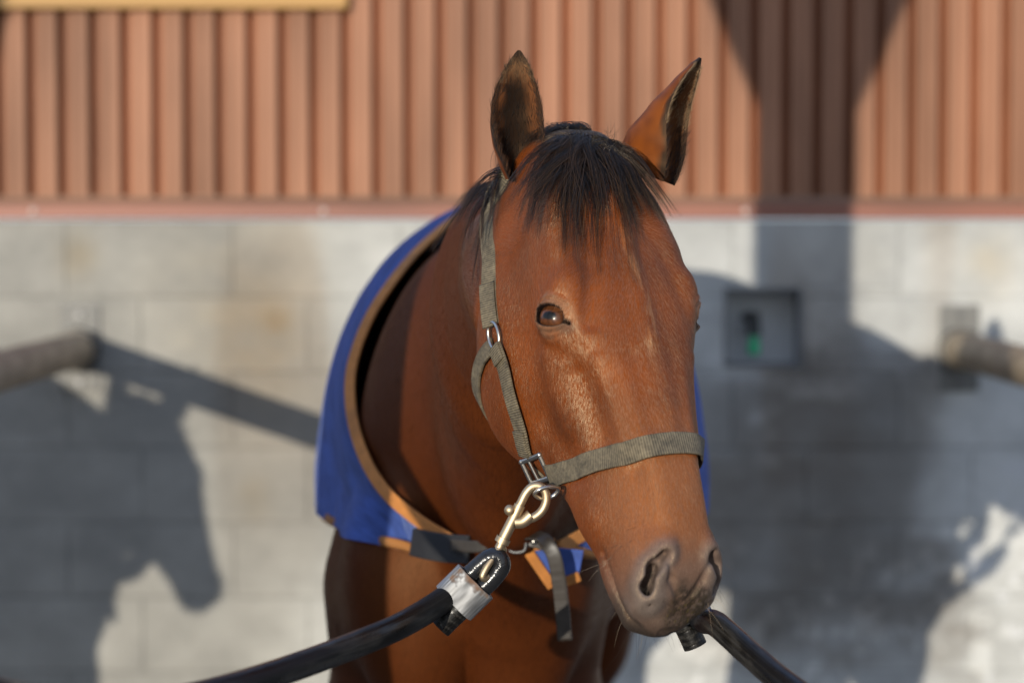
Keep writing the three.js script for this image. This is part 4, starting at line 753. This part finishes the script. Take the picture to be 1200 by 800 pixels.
function tie(label, A, s, rho, main) {
  const t = thing('tie_hose', label, 'tie hose', 'rubber tie hoses clipped to the halter'), cr = Math.cos(rho), sr = Math.sin(rho);
  const P = (px, py, z = 0) => { const x = (px - 640) * 0.00099 * s, y = -(py - 578) * 0.00099; return V(A.x + x * cr - y * sr, A.y + x * sr + y * cr, A.z + z); };
  const list = (a) => a.map((q) => P(...q));
  part('snap_ring', wire(list([[626, 578, 0.004], [632, 572, 0.008], [645, 569, 0.004], [655, 572, -0.002], [650, 580, -0.006], [638, 585, -0.004]]), 0.0024, 60), steelMat, t);
  const snap = part('snap_hook', [
    tube(list([[605, 599, 0], [610, 589, 0], [617, 576, 0], [624, 569.5, 0], [632, 569, 0], [638.5, 575, 0], [640, 586, 0], [635, 598, 0], [625, 606, 0], [611, 609, 0]]), 0.0052, 70, 14),
    new THREE.TubeGeometry(new THREE.CatmullRomCurve3(list([[609, 591, 0], [604, 602, 0], [596, 618, 0], [588.5, 633, 0]])), 20, 0.0066, 18),
    new THREE.TubeGeometry(new THREE.CatmullRomCurve3(list([[622, 603, 0], [612, 611, 0], [603, 612, 0]])), 16, 0.0072, 14),
    tube(list([[590, 630, 0], [589, 632, 0], [587, 636, 0]]), 0.0088, 6, 18), tube(list([[587.5, 635, 0], [585.5, 640, 0], [584, 643, 0]]), 0.0056, 6, 14),
    wire(list([[586, 641, 0], [578, 652, 0.006], [569, 665, 0.011], [565, 675, 0.012], [570, 677, 0.008], [580, 664, -0.002], [588, 651, -0.005], [589, 643, -0.002]]), 0.0042, 70)], brassMat, t);
  part('thumb_knob', [new THREE.SphereGeometry(0.0066, 18, 12).translate(...P(597, 597, 0.003).toArray()), tube(list([[598, 598, 0.003], [602, 600, 0.001], [605, 602, 0]]), 0.0032, 6, 10)], brassMat, snap);
  // the hose: stub, crimp, loop round the swivel eye, crimp again, then away to the post
  const loop = [[514, 736], [526, 724], [540, 711], [556, 697], [569, 686, 0], [581, 673, 0], [587, 662, 0], [583, 653, 0], [573, 654, 0], [560, 664, 0], [546, 677], [535, 688], [524, 699]].map((q) => P(q[0], q[1], q[2] || 0));
  part('hose', tube([...loop.slice(10), ...main], 0.0150, 160, 24), rubberMat, t);
  part('loop', tube(loop.slice(2, 12), 0.0112, 90, 22), tapeMat, t);
  const e0 = loop[0], e1 = loop[1], e2 = loop[2], dir = e0.clone().sub(e1).normalize();
  part('hose_stub', [tube([e0, e1, e2, loop[3]], 0.0148, 30, 24), new THREE.RingGeometry(0.0092, 0.0148, 28).applyQuaternion(new THREE.Quaternion().setFromUnitVectors(V(0, 0, 1), dir)).translate(...e0.toArray()), new THREE.CircleGeometry(0.0092, 24).applyQuaternion(new THREE.Quaternion().setFromUnitVectors(V(0, 0, 1), dir)).translate(...e0.clone().addScaledVector(dir, -0.01).toArray())], rubberMat, t);
  { // oval steel sleeve
    const c0 = P(530, 708), c1 = P(557, 681), ax = c1.clone().sub(c0), L = ax.length(); ax.normalize(); const zz = V(0, 0, 1), sd = V().crossVectors(zz, ax).normalize(), pos = [], idx = [], uv = [], prof = [[0, 0.92], [0.02, 1], [0.98, 1], [1, 0.92], [1, 0.8]], M = 40;
    const Wd = 0.0285, Dd = 0.0178;
    for (let i = 0; i < prof.length; i++) for (let j = 0; j <= M; j++) { const a = j / M * Math.PI * 2, ca = Math.cos(a), sa = Math.sin(a), q = Math.pow(Math.abs(ca), 0.75) * Math.sign(ca), k = prof[i][1] * (1 + 0.02 * Math.sin(a * 3)), dent = 1 - 0.10 * Math.exp(-((q) ** 2) / 0.03); const p = c0.clone().addScaledVector(ax, prof[i][0] * L).addScaledVector(sd, q * Wd * k).addScaledVector(zz, sa * Dd * k * dent); pos.push(p.x, p.y, p.z); uv.push(j / M * 2, prof[i][0] * 0.6); }
    for (let i = 0; i < prof.length - 1; i++) for (let j = 0; j < M; j++) { const a = i * (M + 1) + j, b = a + M + 1; idx.push(a, b, a + 1, a + 1, b, b + 1); }
    const g = new THREE.BufferGeometry(); g.setAttribute('position', new THREE.Float32BufferAttribute(pos, 3)); g.setAttribute('uv', new THREE.Float32BufferAttribute(uv, 2)); g.setIndex(idx); g.computeVertexNormals();
    part('crimp_sleeve', g, crimpMat, t);
  }
  return t;
}
tie('black rubber tie hose at lower left with rusty crimp and brass snap', V(0.040, 1.270, 3.572), 1, 0, [[-0.125, 1.132, 3.67], [-0.165, 1.122, 3.72], [-0.245, 1.112, 3.85], [-0.308, 1.112, 3.97], [-0.364, 1.124, 4.1], [-0.412, 1.152, 4.22], [-0.452, 1.198, 4.38], [-0.80, 1.42, 4.72], [P0 + 0.07, 1.70, POSTZ - 0.06]].map((p) => V(...p)));
{
  const a = fit[0].c.clone().add(V(0.006, -0.03, 0.01));
  tie('black rubber tie hose at lower right, leading from behind the muzzle', a, -1, -0.36, [[0.238, 1.124, 3.63], [0.267, 1.104, 3.70], [0.296, 1.087, 3.78], [0.345, 1.07, 3.90], [0.45, 1.09, 4.12], [0.72, 1.25, 4.5], [1.12, 1.70, POSTZ - 0.06]].map((p) => V(...p)));
}
// ------------------------------------------------------------------ rug
{
  const rows = [
    [[-0.060, 1.136, 3.035], [-0.122, 1.160, 2.965], [-0.187, 1.204, 2.885], [-0.230, 1.272, 2.785], [-0.244, 1.355, 2.70], [-0.222, 1.432, 2.65], [-0.183, 1.497, 2.60], [-0.132, 1.558, 2.50], [-0.07, 1.605, 2.44], [0, 1.625, 2.42]],
    [[-0.136, 1.116, 2.955], [-0.166, 1.150, 2.918], [-0.207, 1.200, 2.85], [-0.252, 1.28, 2.74], [-0.264, 1.36, 2.66], [-0.242, 1.44, 2.60], [-0.203, 1.51, 2.54], [-0.148, 1.575, 2.44], [-0.075, 1.62, 2.37], [0, 1.638, 2.34]],
    [[-0.219, 1.116, 2.80], [-0.242, 1.16, 2.76], [-0.267, 1.22, 2.70], [-0.287, 1.30, 2.60], [-0.278, 1.38, 2.54], [-0.253, 1.45, 2.50], [-0.214, 1.52, 2.45], [-0.154, 1.58, 2.36], [-0.08, 1.622, 2.28], [0, 1.638, 2.25]],
    [[-0.309, 1.126, 2.55], [-0.316, 1.18, 2.50], [-0.313, 1.25, 2.46], [-0.302, 1.33, 2.42], [-0.282, 1.41, 2.38], [-0.25, 1.48, 2.33], [-0.20, 1.54, 2.28], [-0.14, 1.588, 2.20], [-0.075, 1.618, 2.12], [0, 1.63, 2.10]],
    [[-0.325, 1.08, 1.95], [-0.325, 1.15, 1.94], [-0.32, 1.23, 1.92], [-0.305, 1.32, 1.9], [-0.28, 1.40, 1.88], [-0.24, 1.47, 1.86], [-0.19, 1.525, 1.84], [-0.13, 1.567, 1.82], [-0.07, 1.59, 1.8], [0, 1.60, 1.8]],
    [[-0.32, 1.05, 1.42], [-0.32, 1.13, 1.42], [-0.312, 1.22, 1.42], [-0.295, 1.32, 1.42], [-0.27, 1.41, 1.42], [-0.235, 1.48, 1.42], [-0.185, 1.545, 1.42], [-0.13, 1.60, 1.42], [-0.07, 1.632, 1.42], [0, 1.645, 1.42]],
    [[-0.25, 1.03, 1.00], [-0.255, 1.12, 1.00], [-0.25, 1.22, 1.0], [-0.235, 1.32, 1.0], [-0.21, 1.41, 1.0], [-0.18, 1.48, 1.0], [-0.145, 1.54, 1.0], [-0.10, 1.58, 1.0], [-0.05, 1.605, 1.0], [0, 1.615, 1.0]],
  ];
  const full = rows.map((r) => [...r, ...r.slice(0, -1).reverse().map(([x, y, z]) => [-x, y, z])].map((p) => V(...p)));
  const curves = full.map((r) => new THREE.CatmullRomCurve3(r, false, 'centripetal')), NV = 120, NS = 110;
  const grid = []; for (let v = 0; v <= NV; v++) { const c = new THREE.CatmullRomCurve3(curves.map((k) => k.getPoint(v / NV)), false, 'centripetal'); grid.push(c.getPoints(NS)); }
  for (const row of grid) row.forEach((p, i) => {
    const fold = sstep(0.02, 0.2, i / NS); p.x += Math.sign(p.x) * fold * 0.006 * Math.sin(p.z * 26 + p.y * 9) * sstep(1.5, 1.2, p.y); p.y += fold * 0.003 * noise(p.x * 8, 3, p.z * 8);
    for (let k = 0; k < 3; k++) { const f = horseField(p.x, p.y, p.z); if (f < 0.008) p.addScaledVector(normalAt(p, 0.01), 0.008 - f); }
  });
  const wv = dataTex(64, 64, (u, v) => { const h = 0.5 + 0.25 * Math.sin(u * Math.PI * 16) + 0.25 * Math.sin(v * Math.PI * 16); return [h, h, h]; }), blue = dataTex(256, 256, (u, v) => { let n = 0, a = 0.5; for (let o = 0, p = 8; o < 4; o++, p *= 2, a *= 0.6) n += a * tnoise(u * p, v * p, p, p, o + 121); const g = 0.85 + n * 0.2; return [g, g, g]; }, true);
  wv.repeat.set(60, 60); blue.repeat.set(3, 3);
  const blueMat = phy({ color: rgb(0.058, 0.118, 0.43), map: blue, roughness: 0.8, bumpMap: wv, bumpScale: 0.0006, sheen: 0.5, sheenRoughness: 0.4, sheenColor: rgb(0.4, 0.5, 0.8), side: THREE.DoubleSide }), orangeMat = phy({ color: rgb(0.70, 0.255, 0.042), map: blue, roughness: 0.7, bumpMap: wv, bumpScale: 0.0008, sheen: 0.3, sheenColor: rgb(1, 0.7, 0.4) }), liningMat = std({ color: rgb(0.012, 0.011, 0.012), roughness: 0.9 }), leatherMat = phy({ color: rgb(0.035, 0.026, 0.019), map: blue, roughness: 0.4, bumpMap: rubberTex, bumpScale: 0.0008 }), blackMat = std({ color: rgb(0.011, 0.011, 0.012), roughness: 0.55, bumpMap: wv, bumpScale: 0.001 });
  const rug = thing('horse_rug', 'blue horse rug with orange binding over the horse\'s shoulders and back', 'rug', 'horse rugs');
  const sheet = (off, flip) => {
    const pos = [], uv = [], idx = []; grid.forEach((r, v) => r.forEach((p, i) => { pos.push(p.x, p.y, p.z); uv.push(v / NV * 2, i / NS * 2); }));
    for (let v = 0; v < NV; v++) for (let i = 0; i < NS; i++) { const a = v * (NS + 1) + i, b = a + NS + 1; flip ? idx.push(a, b, a + 1, a + 1, b, b + 1) : idx.push(a, a + 1, b, a + 1, b + 1, b); }
    let g = new THREE.BufferGeometry(); g.setAttribute('position', new THREE.Float32BufferAttribute(pos, 3)); g.setAttribute('uv', new THREE.Float32BufferAttribute(uv, 2)); g.setIndex(idx); g.computeVertexNormals();
    const n = g.attributes.normal, q = g.attributes.position; const sgn = n.getY(Math.floor(NV / 2) * (NS + 1) + 50) > 0 ? 1 : -1;
    for (let k = 0; k < q.count; k++) q.setXYZ(k, q.getX(k) + n.getX(k) * off * sgn, q.getY(k) + n.getY(k) * off * sgn, q.getZ(k) + n.getZ(k) * off * sgn);
    return g;
  };
  part('outer_cloth', sheet(0.0, false), blueMat, rug);
  part('lining', sheet(-0.004, true), liningMat, rug);
  const outN = (p, c) => p.clone().sub(c).normalize();
  const neckline = grid.map((r) => r[0].clone()), hemL = grid[0].map((p) => p.clone()), hemR = grid[NV].map((p) => p.clone()), mid = V(0, 1.2, 2.5);
  const bind = (pts, w, nf, n, name = 'binding') => part(name, belt(pts, pts.map((p, i) => nf(p, i)), w, 0.0055, n), orangeMat, rug);
  // the binding lies on the cloth just inside the edge, and laps round it
  const inset = grid.map((r) => r[0].clone().lerp(r[2], 0.35).addScaledVector(outN(r[1], mid), 0.001));
  bind(inset.filter((_, i) => i % 3 === 0), 0.019, (p) => outN(p, mid).add(V(0, 0, 0.5)), 160, 'neck_binding');
  for (const hem of [hemL, hemR]) {                       // rounded binding folded over the hem
    const pts = hem.map((p) => p.clone()).filter((_, i) => i % 2 === 0), c = new THREE.CatmullRomCurve3(pts), g = new THREE.TubeGeometry(c, 160, 0.0075, 10), P = g.attributes.position;
    for (let i = 0; i < P.count; i++) { const q = c.getPoint(clamp(Math.floor(i / 11) / 160, 0, 1)); P.setXYZ(i, q.x + (P.getX(i) - q.x) * 0.6, q.y + (P.getY(i) - q.y) * 1.0 + 0.003, q.z + (P.getZ(i) - q.z) * 0.6); }
    part('hem_binding', g, orangeMat, rug);
  }
  // chest closure
  const fwd = (p) => V(p.x * 1.5, 0.1, 1).normalize();
  const run = (name, pts, w, th, m, n = 40) => { const q = pts.map((p) => V(...p)); return part(name, belt(q, q.map(fwd), w, th, n), m, rug); };
  run('chest_patch', [[-0.140, 1.134, 2.962], [-0.118, 1.133, 2.993], [-0.09, 1.132, 3.018], [-0.058, 1.134, 3.046]], 0.040, 0.005, blackMat);
  run('chest_strap', [[-0.085, 1.139, 3.034], [-0.045, 1.140, 3.056], [-0.01, 1.149, 3.07], [0.028, 1.150, 3.075], [0.05, 1.142, 3.075]], 0.017, 0.004, leatherMat);
  const q = [[0.020, 1.158, 3.083], [0.040, 1.156, 3.090], [0.056, 1.136, 3.094], [0.064, 1.10, 3.092], [0.069, 1.06, 3.088], [0.073, 1.014, 3.085]].map((p) => V(...p));
  part('hanging_strap', belt(q, q.map((p, i) => V(-0.15, i < 2 ? 0.9 : 0.05, i < 2 ? 0.6 : 1).normalize()), 0.020, 0.0038, 60), leatherMat, rug);
  const tri = (pts, z, th, m, name) => { const s = new THREE.Shape(pts.map((p) => new THREE.Vector2(...p))); const g = new THREE.ExtrudeGeometry(s, { depth: th, bevelEnabled: true, bevelSize: 0.0015, bevelThickness: 0.0015, bevelSegments: 2 }).translate(0, 0, z); return part(name, g, m, rug); };
  tri([[0.020, 1.140], [0.098, 1.132], [0.092, 1.100], [0.054, 1.086]], 3.045, 0.004, blueMat, 'chest_flap');
  const edge = [[0.094, 1.098], [0.056, 1.083], [0.018, 1.139], [0.060, 1.144]].map((p) => V(p[0], p[1], 3.051));
  for (let i = 0; i < 3; i++) { const a = edge[i], b = edge[i + 1]; part('flap_binding', belt([a, a.clone().lerp(b, 0.5), b], [V(0, 0, 1), V(0, 0, 1), V(0, 0, 1)], 0.014, 0.005, 8), orangeMat, rug); }
  part('buckle', [tube([V(-0.004, 1.158, 3.079), V(0.016, 1.160, 3.083), V(0.017, 1.138, 3.083), V(-0.003, 1.137, 3.079)], 0.0022, 40, 8, true)], boltMat, rug);
  part('stud', new THREE.SphereGeometry(0.005, 14, 10).translate(0.030, 1.150, 3.081), steelMat, rug);

  // the horse in the next stall, outside the picture, whose shadow falls on the wall
  const nb = horse.clone(); nb.children.filter((c) => c.isInstancedMesh).forEach((c) => nb.remove(c)); nb.name = numbered('horse'); nb.scale.setScalar(0.94); nb.rotation.y = -0.12; nb.position.set(-BAY + 0.375, 0, 0.36); nb.userData.label = 'second bay horse standing in the next stall, left of the rail'; scene.add(nb);
  const nr = rug.clone(); nr.name = numbered('horse_rug'); nr.scale.setScalar(0.94); nr.rotation.y = -0.12; nr.position.set(-BAY + 0.375, 0, 0.36); nr.userData.label = 'second blue horse rug, on the horse in the next stall'; scene.add(nr);
}

renderer.render(scene, camera);
